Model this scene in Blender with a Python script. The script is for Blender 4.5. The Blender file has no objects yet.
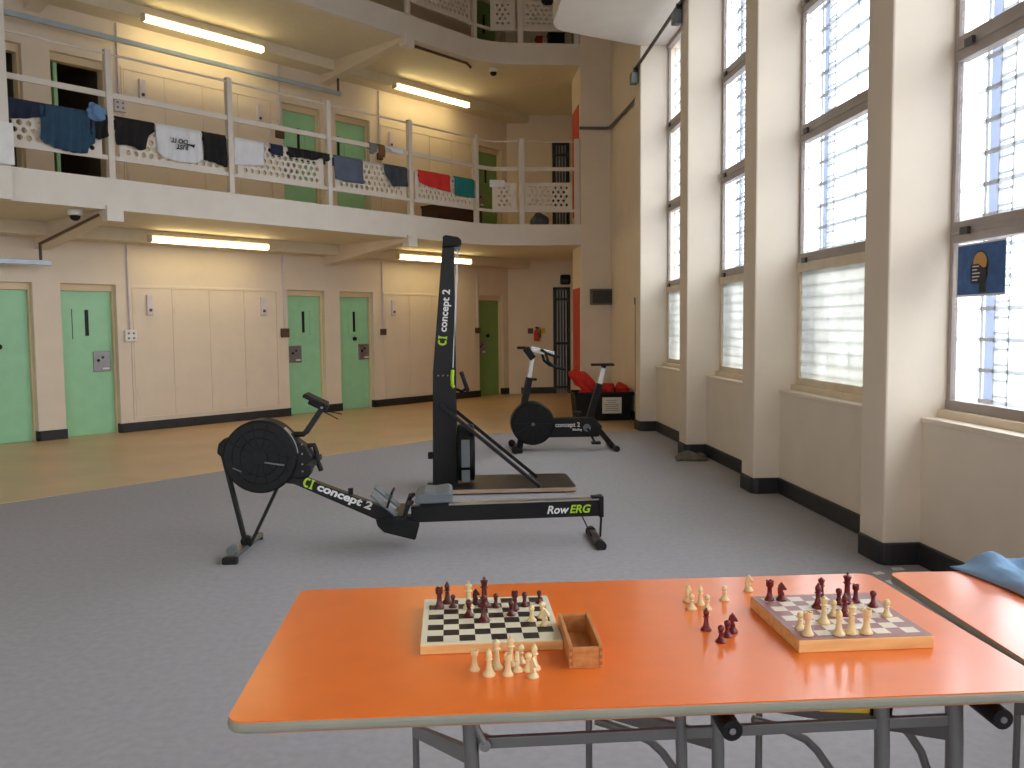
import bpy, bmesh, math, random
from mathutils import Vector, Matrix
random.seed(7)
S = bpy.context.scene
COL = S.collection
PI = math.pi
s2 = math.sqrt(.5)

# ------------------------------------------------------------------ materials
def lin(c):
    c = c / 255.0
    return c / 12.92 if c <= .04045 else ((c + .055) / 1.055) ** 2.4
def rgb(c): return (lin(c[0]), lin(c[1]), lin(c[2]), 1)
MATS = {}
def mat(name, c, rough=.6, metal=0, var=.06, scale=8, bump=0, bscale=60, spec=.5, c2=None, stretch=None, coat=0):
    m = bpy.data.materials.new(name); m.use_nodes = True
    nt = m.node_tree; n = nt.nodes; l = nt.links
    b = n['Principled BSDF']
    b.inputs['Roughness'].default_value = rough; b.inputs['Metallic'].default_value = metal
    b.inputs['Specular IOR Level'].default_value = spec
    b.inputs['Coat Weight'].default_value = coat; b.inputs['Coat Roughness'].default_value = .16
    tc = n.new('ShaderNodeTexCoord'); mp = n.new('ShaderNodeMapping')
    l.new(tc.outputs['Object'], mp.inputs[0])
    if stretch: mp.inputs['Scale'].default_value = stretch
    nz = n.new('ShaderNodeTexNoise'); nz.inputs['Scale'].default_value = scale; nz.inputs['Detail'].default_value = 5
    l.new(mp.outputs[0], nz.inputs[0])
    mx = n.new('ShaderNodeMix'); mx.data_type = 'RGBA'
    a = rgb(c)
    if c2: x, y = a, rgb(c2)
    else:
        x = tuple(v * (1 - var) for v in a[:3]) + (1,); y = tuple(min(1, v * (1 + var)) for v in a[:3]) + (1,)
    mx.inputs[6].default_value = x; mx.inputs[7].default_value = y
    rp = n.new('ShaderNodeValToRGB'); rp.color_ramp.elements[0].position = .32; rp.color_ramp.elements[1].position = .68
    l.new(nz.outputs[0], rp.inputs[0]); l.new(rp.outputs[0], mx.inputs[0]); l.new(mx.outputs[2], b.inputs['Base Color'])
    if bump:
        n2 = n.new('ShaderNodeTexNoise'); n2.inputs['Scale'].default_value = bscale; n2.inputs['Detail'].default_value = 3
        l.new(tc.outputs['Object'], n2.inputs[0])
        bp = n.new('ShaderNodeBump'); bp.inputs['Strength'].default_value = bump; bp.inputs['Distance'].default_value = .01
        l.new(n2.outputs[0], bp.inputs['Height']); l.new(bp.outputs[0], b.inputs['Normal'])
    MATS[name] = m
    return m
def emis(name, c, st):
    m = bpy.data.materials.new(name); m.use_nodes = True
    nt = m.node_tree; b = nt.nodes['Principled BSDF']
    b.inputs['Base Color'].default_value = (.9, .9, .85, 1)
    b.inputs['Emission Color'].default_value = (*c, 1); b.inputs['Emission Strength'].default_value = st
    return m
def glass(name, frost=0., tint=(1, 1, 1)):
    m = bpy.data.materials.new(name); m.use_nodes = True
    nt = m.node_tree; n = nt.nodes; l = nt.links
    n.remove(n['Principled BSDF']); out = n['Material Output']
    tr = n.new('ShaderNodeBsdfTransparent'); tr.inputs[0].default_value = (*tint, 1)
    gl = n.new('ShaderNodeBsdfGlossy'); gl.inputs['Roughness'].default_value = .05; gl.inputs[0].default_value = (.9, .9, .9, 1)
    mx = n.new('ShaderNodeMixShader'); mx.inputs[0].default_value = .06
    if frost:
        tl = n.new('ShaderNodeBsdfTranslucent'); 
        tc = n.new('ShaderNodeTexCoord'); nz = n.new('ShaderNodeTexNoise'); nz.inputs['Scale'].default_value = 3.5; nz.inputs['Detail'].default_value = 4
        l.new(tc.outputs['Object'], nz.inputs[0])
        rp = n.new('ShaderNodeValToRGB'); rp.color_ramp.elements[0].position = .35; rp.color_ramp.elements[1].position = .65
        rp.color_ramp.elements[0].color = (.56, .545, .50, 1); rp.color_ramp.elements[1].color = (.68, .67, .63, 1)
        l.new(nz.outputs[0], rp.inputs[0]); l.new(rp.outputs[0], tl.inputs[0])
        m2 = n.new('ShaderNodeMixShader'); m2.inputs[0].default_value = frost
        l.new(tr.outputs[0], m2.inputs[1]); l.new(tl.outputs[0], m2.inputs[2])
        l.new(m2.outputs[0], mx.inputs[1])
    else: l.new(tr.outputs[0], mx.inputs[1])
    l.new(gl.outputs[0], mx.inputs[2]); l.new(mx.outputs[0], out.inputs[0])
    return m

def translucent(name, c, f=.5):
    m = bpy.data.materials.new(name); m.use_nodes = True
    nt = m.node_tree; n = nt.nodes; l = nt.links
    b = n['Principled BSDF']; b.inputs['Base Color'].default_value = rgb(c); b.inputs['Roughness'].default_value = .5
    tl = n.new('ShaderNodeBsdfTranslucent'); tl.inputs[0].default_value = rgb(c)
    mx = n.new('ShaderNodeMixShader'); mx.inputs[0].default_value = f
    l.new(b.outputs[0], mx.inputs[1]); l.new(tl.outputs[0], mx.inputs[2]); l.new(mx.outputs[0], n['Material Output'].inputs[0])
    return m
CREAM = mat('magnolia_paint', (226, 212, 194), .55, var=.03, scale=3, bump=.05, bscale=40)
WARM = mat('cream_paint', (226, 204, 170), .55, var=.03, scale=3, bump=.05, bscale=40)
FASC = mat('white_paint', (222, 214, 203), .5, var=.03, scale=4)
RAILP = mat('railing_paint', (214, 204, 192), .45, var=.03)
SOFF = mat('ceiling_paint', (222, 212, 190), .7, var=.03)
SKIRT = mat('black_skirting', (38, 37, 40), .5, var=.15)
CARPET = mat('grey_carpet', (163, 161, 164), .95, var=.05, scale=26, bump=.15, bscale=300, spec=.1)
VINYL = mat('beige_vinyl', (200, 168, 126), .35, var=.08, scale=1.6, spec=.5)
GREEN = mat('mint_door_paint', (156, 212, 170), .4, var=.04, scale=5)
GREEND = mat('green_door_paint', (122, 160, 96), .4, var=.04, scale=5)
STEEL = mat('lock_steel', (150, 146, 150), .35, .8)
DSTEEL = mat('dark_steel', (70, 68, 66), .4, .7)
TUBE = mat('grey_tube_paint', (104, 104, 104), .4, .3)
BLACK = mat('black_plastic', (15, 15, 17), .5, var=.15, spec=.3)
BLACKM = mat('black_coated_metal', (18, 18, 20), .4, 0, var=.1, spec=.35)
RUBBER = mat('black_rubber', (18, 18, 19), .8)
GREYP = mat('grey_plastic', (104, 110, 114), .5)
ALU = mat('brushed_aluminium', (190, 186, 178), .3, .9, stretch=(1, 30, 30))
WHITE = mat('white_plastic', (226, 226, 224), .4)
WHITEPAPER = mat('white_paper', (228, 226, 222), .8, var=.02)
PURPW = mat('lilac_white_plastic', (214, 205, 212), .45)
DBROWN = mat('dark_brown_paint', (62, 40, 32), .6)
BROWN = mat('brown_plastic', (92, 62, 44), .5)
ORANGE = mat('orange_laminate', (236, 114, 36), .30, var=.03, scale=14, bump=.0, bscale=300, spec=.5, coat=.55)
EDGE = mat('grey_edge_band', (142, 140, 126), .55)
PINE = mat('pine_wood', (236, 194, 130), .5, c2=(216, 166, 104), scale=5, stretch=(1.5, 14, 14))
PLY = mat('pale_plywood', (190, 164, 142), .6, c2=(168, 142, 122), scale=4, stretch=(2, 20, 20))
PINED = mat('dark_end_grain', (150, 98, 56), .6)
PINEV = mat('pine_wood_box', (200, 140, 80), .5, c2=(176, 112, 60), scale=6, stretch=(10, 2, 14))
BSQ = mat('ebony_squares', (38, 28, 26), .4)
WSQ = mat('pale_squares', (226, 218, 192), .4)
RSQ = mat('mahogany_squares', (160, 112, 112), .4)
LSQ = mat('maple_squares', (226, 212, 192), .4)
RBORD = mat('mahogany_border', (158, 112, 108), .4)
DPIECE = mat('dark_stained_wood', (84, 28, 26), .28, var=.15, scale=30)
RPIECE = mat('red_stained_wood', (104, 20, 26), .28, var=.12, scale=30)
LPIECE = mat('boxwood', (226, 200, 150), .35, var=.06, scale=30)
LIME = mat('lime_print', (168, 205, 30), .5, var=.02)
LETW = mat('white_print', (225, 225, 225), .5, var=.02)
RED = mat('red_cloth', (206, 40, 34), .75, var=.12)
REDP = mat('red_paint', (196, 58, 40), .5)
WINF = mat('bronze_window_frame', (160, 148, 140), .45, 0)
CREAMF = mat('cream_window_frame', (220, 204, 178), .5)
GRILLE = translucent('pale_grille', (222, 226, 230), .5)
BLUESTRIP = translucent('blue_grille_bar', (196, 206, 224), .55)
GLASS = glass('clear_glass')
FROST = glass('frosted_glass', .72, (.62, .62, .60))
NAVY = mat('navy_cloth', (30, 38, 62), .9, var=.2)
TEALB = mat('slate_blue_cloth', (44, 74, 98), .9, var=.15)
SKYB = mat('sky_blue_cloth', (104, 140, 184), .9)
BLKC = mat('black_cloth', (24, 22, 24), .9, var=.2)
WHTC = mat('white_cloth', (222, 222, 226), .9, var=.04)
GRYB = mat('grey_blue_cloth', (88, 98, 118), .9, var=.12)
SLATE = mat('charcoal_cloth', (56, 64, 72), .9, var=.15)
TEAL = mat('teal_cloth', (30, 122, 122), .9, var=.1)
BROWNC = mat('brown_cloth', (120, 84, 50), .9)
GREYC = mat('grey_cloth', (112, 116, 116), .9)
JACKET = mat('light_blue_cloth', (122, 156, 190), .8, var=.1, scale=12)
BAGC = mat('grey_bag_cloth', (98, 92, 86), .85, var=.25, scale=14)
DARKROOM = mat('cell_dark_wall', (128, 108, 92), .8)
TRAY = mat('galvanised_trunking', (178, 192, 206), .4, .3)
YEL = mat('yellow_paint', (214, 182, 36), .5)
POSTBLUE = mat('poster_blue', (44, 92, 150), .6, var=.25, scale=18)
POSTOR = mat('poster_orange', (206, 152, 86), .6)
POSTBLK = mat('poster_black', (24, 22, 24), .6)
TVM = mat('grey_box', (96, 92, 84), .5)
LAMP = emis('lit_tube_diffuser', (1.0, .79, .38), 11)
LAMPOFF = mat('lamp_housing', (220, 212, 190), .4)
BRICK = mat('building_render', (200, 206, 206), .9)

# ------------------------------------------------------------------ mesh builder
class MB:
    def __init__(self): self.v = []; self.f = []; self.mi = []
    def add(self, vs, fs, mi=0):
        o = len(self.v); self.v += [tuple(x) for x in vs]
        for f in fs: self.f.append([i + o for i in f]); self.mi.append(mi)
        return self
    def box(self, c, d, rot=None, mi=0):
        hx, hy, hz = d[0] / 2, d[1] / 2, d[2] / 2
        vs = [Vector((x, y, z)) for x in (-hx, hx) for y in (-hy, hy) for z in (-hz, hz)]
        if rot is not None: vs = [rot @ v for v in vs]
        vs = [v + Vector(c) for v in vs]
        return self.add(vs, [(0, 1, 3, 2), (4, 6, 7, 5), (0, 4, 5, 1), (2, 3, 7, 6), (0, 2, 6, 4), (1, 5, 7, 3)], mi)
    def bb(self, x0, x1, y0, y1, z0, z1, mi=0):
        return self.box(((x0 + x1) / 2, (y0 + y1) / 2, (z0 + z1) / 2), (x1 - x0, y1 - y0, z1 - z0), None, mi)
    def bar(self, p, q, w, h, mi=0, up=(0, 0, 1)):
        p = Vector(p); q = Vector(q); d = q - p; L = d.length; d.normalize()
        upv = Vector(up)
        if abs(d.dot(upv)) > .98: upv = Vector((0, 1, 0))
        y = upv.cross(d).normalized(); z = d.cross(y)
        r = Matrix((d, y, z)).transposed()
        return self.box((p + q) / 2, (L, w, h), r, mi)
    def cyl(self, p, q, r0, r1=None, n=16, mi=0, cap=True):
        if r1 is None: r1 = r0
        p = Vector(p); q = Vector(q); d = (q - p).normalized()
        a = Vector((0, 0, 1)) if abs(d.z) < .9 else Vector((1, 0, 0))
        x = d.cross(a).normalized(); y = d.cross(x)
        vs = []
        for c, r in ((p, r0), (q, r1)):
            for k in range(n):
                t = 2 * PI * k / n; vs.append(c + x * (r * math.cos(t)) + y * (r * math.sin(t)))
        fs = [(k, (k + 1) % n, n + (k + 1) % n, n + k) for k in range(n)]
        if cap: fs += [tuple(range(n - 1, -1, -1)), tuple(range(n, 2 * n))]
        return self.add(vs, fs, mi)
    def tube(self, pts, r, n=10, mi=0, closed=False):
        pts = [Vector(p) for p in pts]; vs = []; N = len(pts)
        prev = None
        for i, p in enumerate(pts):
            if closed: d = pts[(i + 1) % N] - pts[i - 1]
            else: d = pts[min(i + 1, N - 1)] - pts[max(i - 1, 0)]
            d.normalize()
            if prev is None:
                a = Vector((0, 0, 1)) if abs(d.z) < .9 else Vector((1, 0, 0)); x = d.cross(a).normalized()
            else: x = (prev - d * prev.dot(d)).normalized()
            prev = x; y = d.cross(x)
            rr = r[i] if isinstance(r, (list, tuple)) else r
            for k in range(n):
                t = 2 * PI * k / n; vs.append(p + x * (rr * math.cos(t)) + y * (rr * math.sin(t)))
        fs = []
        for i in range(N if closed else N - 1):
            j = (i + 1) % N
            for k in range(n): fs.append((i * n + k, i * n + (k + 1) % n, j * n + (k + 1) % n, j * n + k))
        if not closed: fs += [tuple(range(n - 1, -1, -1)), tuple(range((N - 1) * n, N * n))]
        return self.add(vs, fs, mi)
    def lathe(self, prof, c=(0, 0, 0), n=18, mi=0):
        vs = []; fs = []; N = len(prof)
        for r, z in prof:
            for k in range(n):
                t = 2 * PI * k / n; vs.append((c[0] + r * math.cos(t), c[1] + r * math.sin(t), c[2] + z))
        for i in range(N - 1):
            for k in range(n): fs.append((i * n + k, i * n + (k + 1) % n, (i + 1) * n + (k + 1) % n, (i + 1) * n + k))
        fs += [tuple(range(n - 1, -1, -1)), tuple(range((N - 1) * n, N * n))]
        return self.add(vs, fs, mi)
    def prism(self, poly, y0, y1, mi=0, plane='xz', org=(0, 0, 0)):
        n = len(poly); vs = []
        for y in (y0, y1):
            for a, b in poly:
                if plane == 'xz': vs.append((org[0] + a, org[1] + y, org[2] + b))
                elif plane == 'xy': vs.append((org[0] + a, org[1] + b, org[2] + y))
                else: vs.append((org[0] + y, org[1] + a, org[2] + b))
        fs = [tuple(range(n - 1, -1, -1)), tuple(range(n, 2 * n))]
        fs += [(k, (k + 1) % n, n + (k + 1) % n, n + k) for k in range(n)]
        return self.add(vs, fs, mi)
    def build(self, name, m, parent=None, bevel=0, smooth=False, seg=2, loc=None, rz=0, solid=0, sub=0):
        me = bpy.data.meshes.new(name); me.from_pydata([tuple(v) for v in self.v], [], self.f)
        ms = m if isinstance(m, (list, tuple)) else [m]
        for x in ms: me.materials.append(x)
        for p, i in zip(me.polygons, self.mi): p.material_index = min(i, len(ms) - 1)
        bm = bmesh.new(); bm.from_mesh(me); bmesh.ops.recalc_face_normals(bm, faces=bm.faces)
        if smooth:
            for f in bm.faces: f.smooth = True
            for e in bm.edges:
                if len(e.link_faces) == 2 and e.calc_face_angle(0) > math.radians(smooth if smooth > 1 else 40): e.smooth = False
        bm.to_mesh(me); bm.free(); me.update()
        o = bpy.data.objects.new(name, me); COL.objects.link(o)
        if parent is not None: o.parent = parent
        if loc is not None: o.location = loc
        if rz: o.rotation_euler.z = rz
        if solid:
            md = o.modifiers.new('s', 'SOLIDIFY'); md.thickness = solid; md.offset = 0
        if sub:
            md = o.modifiers.new('u', 'SUBSURF'); md.levels = sub; md.render_levels = sub
        if bevel:
            md = o.modifiers.new('b', 'BEVEL'); md.width = bevel; md.segments = seg; md.limit_method = 'ANGLE'; md.angle_limit = .6
        return o
def thing(name, label, cat, loc=(0, 0, 0), rz=0, group=None, kind=None):
    o = bpy.data.objects.new(name, None); COL.objects.link(o); o.empty_display_size = .1
    o.location = loc; o.rotation_euler.z = rz
    return tag(o, label, cat, group, kind)
def tag(o, label, cat=None, group=None, kind=None):
    o['label'] = label
    if cat: o['category'] = cat
    if group: o['group'] = group
    if kind: o['kind'] = kind
    return o
def struct(name, mb, m, label, cat, **k):
    return tag(mb.build(name, m, **k), label, cat, None, 'structure')
def lettering(name, txt, size, m, parent, loc, rot, depth=.001, bold=.0, shear=0, spacing=1, align='LEFT', sx=1):
    cu = bpy.data.curves.new(name, 'FONT'); cu.body = txt; cu.size = size; cu.extrude = depth; cu.offset = bold
    cu.shear = shear; cu.space_character = spacing; cu.align_x = align; cu.align_y = 'CENTER'; cu.resolution_u = 4
    t = bpy.data.objects.new('tmp', cu); COL.objects.link(t)
    dg = bpy.context.evaluated_depsgraph_get(); dg.update()
    me = bpy.data.meshes.new_from_object(t.evaluated_get(dg))
    bpy.data.objects.remove(t); bpy.data.curves.remove(cu)
    me.materials.clear(); me.materials.append(m); me.name = name
    o = bpy.data.objects.new(name, me); COL.objects.link(o); o.parent = parent
    M = rot.to_4x4(); M.translation = Vector(loc)
    o.matrix_local = M @ Matrix.Diagonal((sx, 1, 1, 1))
    return o
def basis(x, y, z): return Matrix((Vector(x), Vector(y), Vector(z))).transposed()
FACE_Y = basis((1, 0, 0), (0, 0, 1), (0, -1, 0))      # text readable from -y

# ------------------------------------------------------------------ camera
cam = bpy.data.cameras.new('camera'); cam.sensor_width = 36; cam.lens = 858.66 / 1024 * 36
cam.clip_start = .05
co = bpy.data.objects.new('camera', cam); COL.objects.link(co); S.camera = co
co.location = (0, 0, 1.4059)
pit, rol, a = .06837, .00955, .07195
fw0 = Vector((0, math.cos(pit), -math.sin(pit))); up0 = Vector((0, math.sin(pit), math.cos(pit))); rt0 = Vector((1, 0, 0))
rt1 = math.cos(rol) * rt0 - math.sin(rol) * up0; up1 = math.sin(rol) * rt0 + math.cos(rol) * up0
Rz = Matrix.Rotation(-a, 3, 'Z')
co.rotation_euler = basis(Rz @ rt1, Rz @ up1, -(Rz @ fw0)).to_euler()

# ------------------------------------------------------------------ hall frame
CA = -11.5365                       # the cell wall runs at 45 degrees to the window wall
RA = PI / 4
def W(s, off=0, z=0): return Vector((s * s2 + (CA + off) * s2, s * s2 - (CA + off) * s2, z))
SC = 13.57                          # far corner of the cell wall
S0 = -3.0
YE = 17.5                           # end wall
YG = 14.15                          # face of the end gallery
XR = 2.18                           # inner corner of the end block
Wm = Matrix.Translation(W(0)) @ Matrix.Rotation(RA, 4, 'Z')      # local x along the cell wall, local -y into the hall
def wallobj(o): o.location = W(0); o.rotation_euler.z = RA; return o

# floor
fl = MB(); fl.add([(-11, -6.3, 0), (3.2, -6.3, 0), (3.2, 19.6, 0), (-11, 19.6, 0)], [(0, 1, 2, 3)])
fl.add([(-11, -6.3, -.1), (3.2, -6.3, -.1), (3.2, 19.6, -.1), (-11, 19.6, -.1)], [(3, 2, 1, 0)])
struct('floor', fl, CARPET, 'grey carpet covering the middle of the hall', 'floor')
A0 = W(S0, 3.9); A1y = 11.08; A1x = A1y + (CA + 3.9) / s2
vf = MB(); z = .004
pts = [W(S0, -.35), W(SC + .5, -.35), Vector((1.6, 19.5, 0)), Vector((2.9, 19.5, 0)), Vector((2.9, A1y, 0)), Vector((A1x, A1y, 0)), A0]
vf.add([(p.x, p.y, z) for p in pts] + [(p.x, p.y, -.01) for p in pts], [tuple(range(7)), tuple(range(13, 6, -1))] + [(k, 7 + k, 7 + (k + 1) % 7, (k + 1) % 7) for k in range(7)])
struct('floor_walkway', vf, VINYL, 'beige vinyl walkway along the cell doors', 'floor')

# cell wall with door openings
DOORS = [(3.52, 4.225), (4.556, 5.265), (7.95, 8.665), (8.97, 9.69), (12.36, 13.08)]
DH = 1.996
def cellwall():
    m = MB()
    def band(z0, z1, gaps):
        x = S0
        for g0, g1 in gaps:
            m.bb(x, g0, 0, .3, z0, z1); x = g1
        m.bb(x, SC + .3, 0, .3, z0, z1)
    band(0, DH, DOORS); band(DH, 2.9, []); band(2.9, 2.9 + DH, DOORS); band(2.9 + DH, 5.8, [])
    band(5.8, 5.8 + DH, DOORS); band(5.8 + DH, 9.0, [])
    for k, (g0, g1) in enumerate(DOORS):
        for z in (0, 2.9, 5.8):
            if z == 2.9 and k < 2: continue
            m.bb(g0 - .02, g1 + .02, .27, .3, z, z + DH)
    return m
w = cellwall()
wallobj(struct('wall_left', w, CREAM, 'cream wall with the pairs of green cell doors', 'wall'))
# end wall, end block, right wall
we = MB(); we.bb(1.2, 2.117, YE, YE + .25, 0, 9); we.bb(2.117, 3.0, YE, YE + .25, 2.17, 2.9); we.bb(2.117, 3.0, YE, YE + .25, 5.07, 9); we.bb(2.467, 3.0, YE, YE + .25, 0, 2.17); we.bb(2.467, 3.0, YE, YE + .25, 2.9, 5.07)
struct('wall_back', we, CREAM, 'cream end wall with the fire extinguisher', 'wall')
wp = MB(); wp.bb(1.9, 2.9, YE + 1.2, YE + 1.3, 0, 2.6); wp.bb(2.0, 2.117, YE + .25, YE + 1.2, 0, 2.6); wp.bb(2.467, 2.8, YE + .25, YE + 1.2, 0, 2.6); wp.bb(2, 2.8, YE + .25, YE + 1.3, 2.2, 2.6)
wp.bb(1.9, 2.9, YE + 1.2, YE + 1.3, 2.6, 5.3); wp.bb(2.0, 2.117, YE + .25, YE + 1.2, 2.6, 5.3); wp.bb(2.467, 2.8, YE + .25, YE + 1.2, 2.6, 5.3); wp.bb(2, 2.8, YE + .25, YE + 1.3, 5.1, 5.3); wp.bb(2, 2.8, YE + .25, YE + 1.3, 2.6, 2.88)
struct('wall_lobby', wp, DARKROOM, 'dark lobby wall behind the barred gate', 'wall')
YP = YG + .95
wb = MB(); wb.bb(XR, 3.0, YG, YP, 0, 9.0); wb.bb(2.70, 3.0, YP - .1, YE + .1, 0, 9.0)
struct('wall_far', wb, CREAM, 'cream wall block where the end gallery stops', 'wall')
wr = MB(); wr.bb(2.68, 3.05, 11.2, YG + .1, 0, 9.0); wr.bb(2.70, 3.05, -6.2, 11.2, 0, .855); wr.bb(2.7, 3.05, -6.2, 11.2, 4.96, 9.0)
struct('wall_right', wr, CREAM, 'cream wall below and beyond the tall windows', 'wall')
PIL = [11.07, 8.86, 6.85, 4.72, 2.59, .46, -1.67, -3.80, -5.93]
PLAB = ['cream pillar farthest from the tables, beside the black bin', 'cream pillar with the crumpled grey bag at its foot',
        'cream pillar between the second and third tall windows', 'cream pillar nearest the orange tables']
for i, y in enumerate(PIL):
    m = MB(); m.bb(2.48, 2.875, y, y + .29, 0, 4.96)
    struct('pillar', m, CREAM, PLAB[i] if i < 4 else 'cream window pillar behind the camera', 'pillar', bevel=.012)
# skirting: window side, following each pillar
def skirt_right():
    m = MB()
    for i, y in enumerate(PIL):
        m.prism([(2.74, y - .02), (2.52, y - .02), (2.482, y - .008), (2.462, y + .03), (2.46, y + .26), (2.482, y + .298), (2.52, y + .31), (2.74, y + .31)], 0, .13, plane='xy')
        nxt = PIL[i + 1] if i + 1 < len(PIL) else None
        if nxt is not None: m.bb(2.682, 2.72, nxt + .29, y, 0, .13)
    m.bb(2.662, 2.70, 11.3, YG, 0, .13); m.bb(XR - .018, 2.68, YG - .018, YG + .05, 0, .13)
    m.bb(XR - .018, XR + .02, YG, YP + .015, 0, .13)
    return m
struct('baseboard_right', skirt_right(), SKIRT, 'black skirting along the window pillars', 'skirting', bevel=.008)
def skirt_left():
    m = MB(); x = S0
    for g0, g1 in DOORS:
        m.bb(x, g0 + .01, -.015, .02, 0, .13); m.bb(g1 - .012, g1 + .02, -.015, .10, 0, .13); x = g1 - .012
    m.bb(x, SC, -.015, .02, 0, .13)
    return m
wallobj(struct('baseboard_left', skirt_left(), SKIRT, 'black skirting along the cell wall', 'skirting'))
m = MB(); m.bb(1.45, 2.117, YE - .018, YE + .02, 0, .13)
struct('baseboard_back', m, SKIRT, 'black skirting below the fire extinguisher', 'skirting')
# unseen enclosure
P0 = W(S0)
m = MB(); m.bb(P0.x - .3, P0.x, -6.2, P0.y + .4, 0, 9.0)
struct('wall_side', m, CREAM, 'cream wall of the hall left of the camera', 'wall')
m = MB(); m.bb(P0.x - .3, 3.05, -6.4, -6.2, 0, 1.0); m.bb(P0.x - .3, 3.05, -6.4, -6.2, 4.6, 9.0)
for a_, b_ in ((P0.x - .3, -10.0), (-7.2, -6.9), (-4.1, -3.8), (-1.0, 3.05)): m.bb(a_, b_, -6.4, -6.2, 1.0, 4.6)
struct('wall_front', m, CREAM, 'cream wall of the hall behind the camera', 'wall')
m = MB(); m.bb(-11, 3.2, -6.4, 18, 9, 9.2)
struct('ceiling', m, SOFF, 'pale roof of the hall', 'ceiling')
ADDEDW = [(-10.0, -7.2), (-6.9, -4.1), (-3.8, -1.0)]  # added windows, out of view, bringing daylight to the cell doors and wall
for k, (x0, x1) in enumerate(ADDEDW):
    t = thing('window_%d' % (k + 9), 'wide window added behind the camera for daylight, number %d from the left wall' % (k + 1), 'window', (x0, -6.3, 1.0), kind='structure')
    L_ = x1 - x0
    m = MB(); m.bb(0, .06, -.05, .05, 0, 3.6); m.bb(L_ - .06, L_, -.05, .05, 0, 3.6); m.bb(0, L_, -.05, .05, 0, .06); m.bb(0, L_, -.05, .05, 3.54, 3.6)
    for z in (1.2, 2.4): m.bb(0, L_, -.04, .04, z, z + .08)
    m.bb(L_ / 2 - .03, L_ / 2 + .03, -.04, .04, 0, 3.6); m.build('frame', WINF, t)
    m = MB(); m.bb(.06, L_ - .06, -.003, .003, .06, 3.54); m.build('pane', GLASS, t)

# galleries ---------------------------------------------------------------
XB = YG + (CA + 2.0) / s2           # where the slanting gallery face meets the end gallery face
def face_path(off=2.0, yg=YG, s_from=S0, x_to=XR, n=8, rad=.45):
    xb = yg + (CA + off) / s2
    b = Vector((xb, yg, 0)); d1 = Vector((s2, s2, 0))
    p0 = b - d1 * rad; p2 = b + Vector((rad, 0, 0))
    out = [W(s_from, off)]
    for k in range(n + 1):
        t = k / n; out.append(p0 * (1 - t) ** 2 + b * 2 * t * (1 - t) + p2 * t * t)
    out.append(Vector((x_to, yg, 0))); return out
def ribbon(m, outer, inner, z0, z1):
    n = len(outer); vs = [(p.x, p.y, z) for z in (z0, z1) for p in outer] + [(p.x, p.y, z) for z in (z0, z1) for p in inner]
    fs = []
    for k in range(n - 1):
        fs += [(k, k + 1, n + k + 1, n + k), (2 * n + k, 3 * n + k, 3 * n + k + 1, 2 * n + k + 1),
               (k, 2 * n + k, 2 * n + k + 1, k + 1), (n + k, n + k + 1, 3 * n + k + 1, 3 * n + k)]
    fs += [(0, n, 3 * n, 2 * n), (n - 1, 3 * n - 1, 4 * n - 1, 2 * n - 1)]
    m.add(vs, fs)
for lv, (zf, lab) in enumerate(((2.71, 'first'), (5.61, 'second'))):
    fp = face_path(); ip = face_path(1.88, YG + .12)
    m = MB()
    ring = ip + [Vector((XR, YP, 0)), Vector((2.72, YP, 0)), Vector((2.72, YE, 0)), Vector((1.48, YE, 0)), W(SC), W(S0)]
    n = len(ring)
    m.add([(p.x, p.y, zf) for p in ring] + [(p.x, p.y, zf + .19) for p in ring],
          [tuple(range(n)), tuple(range(2 * n - 1, n - 1, -1))] + [(k, n + k, n + (k + 1) % n, (k + 1) % n) for k in range(n)])
    struct('ceiling_gallery', m, SOFF, 'pale underside of the %s floor gallery' % lab, 'ceiling')
    m = MB(); ribbon(m, fp, ip, zf, zf + .34)
    struct('trim_%d' % (lv * 10 + 1), m, FASC, 'white painted edge beam of the %s floor gallery' % lab, 'beam', smooth=30)
    m = MB(); m.bb(S0, SC - .1, -.38, 0, zf - .16, zf + .01)
    wallobj(struct('trim_%d' % (lv * 10 + 2), m, SOFF, 'pale downstand along the cell wall under the %s floor gallery' % lab, 'beam'))
    for k, sb in enumerate((-.04, 4.365, 8.77)):
        m = MB(); zb = zf - .30
        m.prism([(0, zb), (-1.95, zf - .05), (-1.95, zf + .02), (0, zf + .02)], -.09, .09, plane='yz')
        o = struct('trim_%d' % (lv * 10 + 3 + k), m, CREAM, ['tapered bracket beam beyond the left edge under the %s floor gallery', 'left tapered bracket beam under the %s floor gallery', 'right tapered bracket beam under the %s floor gallery'][k] % lab, 'beam')
        o.location = W(sb); o.rotation_euler.z = RA
        m = MB(); m.bb(-.09, .09, -2.035, -1.9, zf - .125, zf + .04)
        m.build('end_plate', FASC, o)
# slab along the windows
m = MB()
poly = [(1.27, -6.2), (1.27, 10.30)]
for k in range(7):
    t = k / 6; p = (1 - t) ** 2 * Vector((1.27, 10.30)) + 2 * t * (1 - t) * Vector((1.27, 10.56)) + t * t * Vector((1.46, 10.65)); poly.append((p.x, p.y))
poly += [(2.49, 11.13), (2.7, 11.2), (2.95, 11.36), (2.95, -6.2)]
m.prism(poly, 4.95, 5.20, plane='xy')
struct('ceiling_landing', m, FASC, 'white round-cornered landing slab over the tall windows', 'ceiling', bevel=.04)

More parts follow.
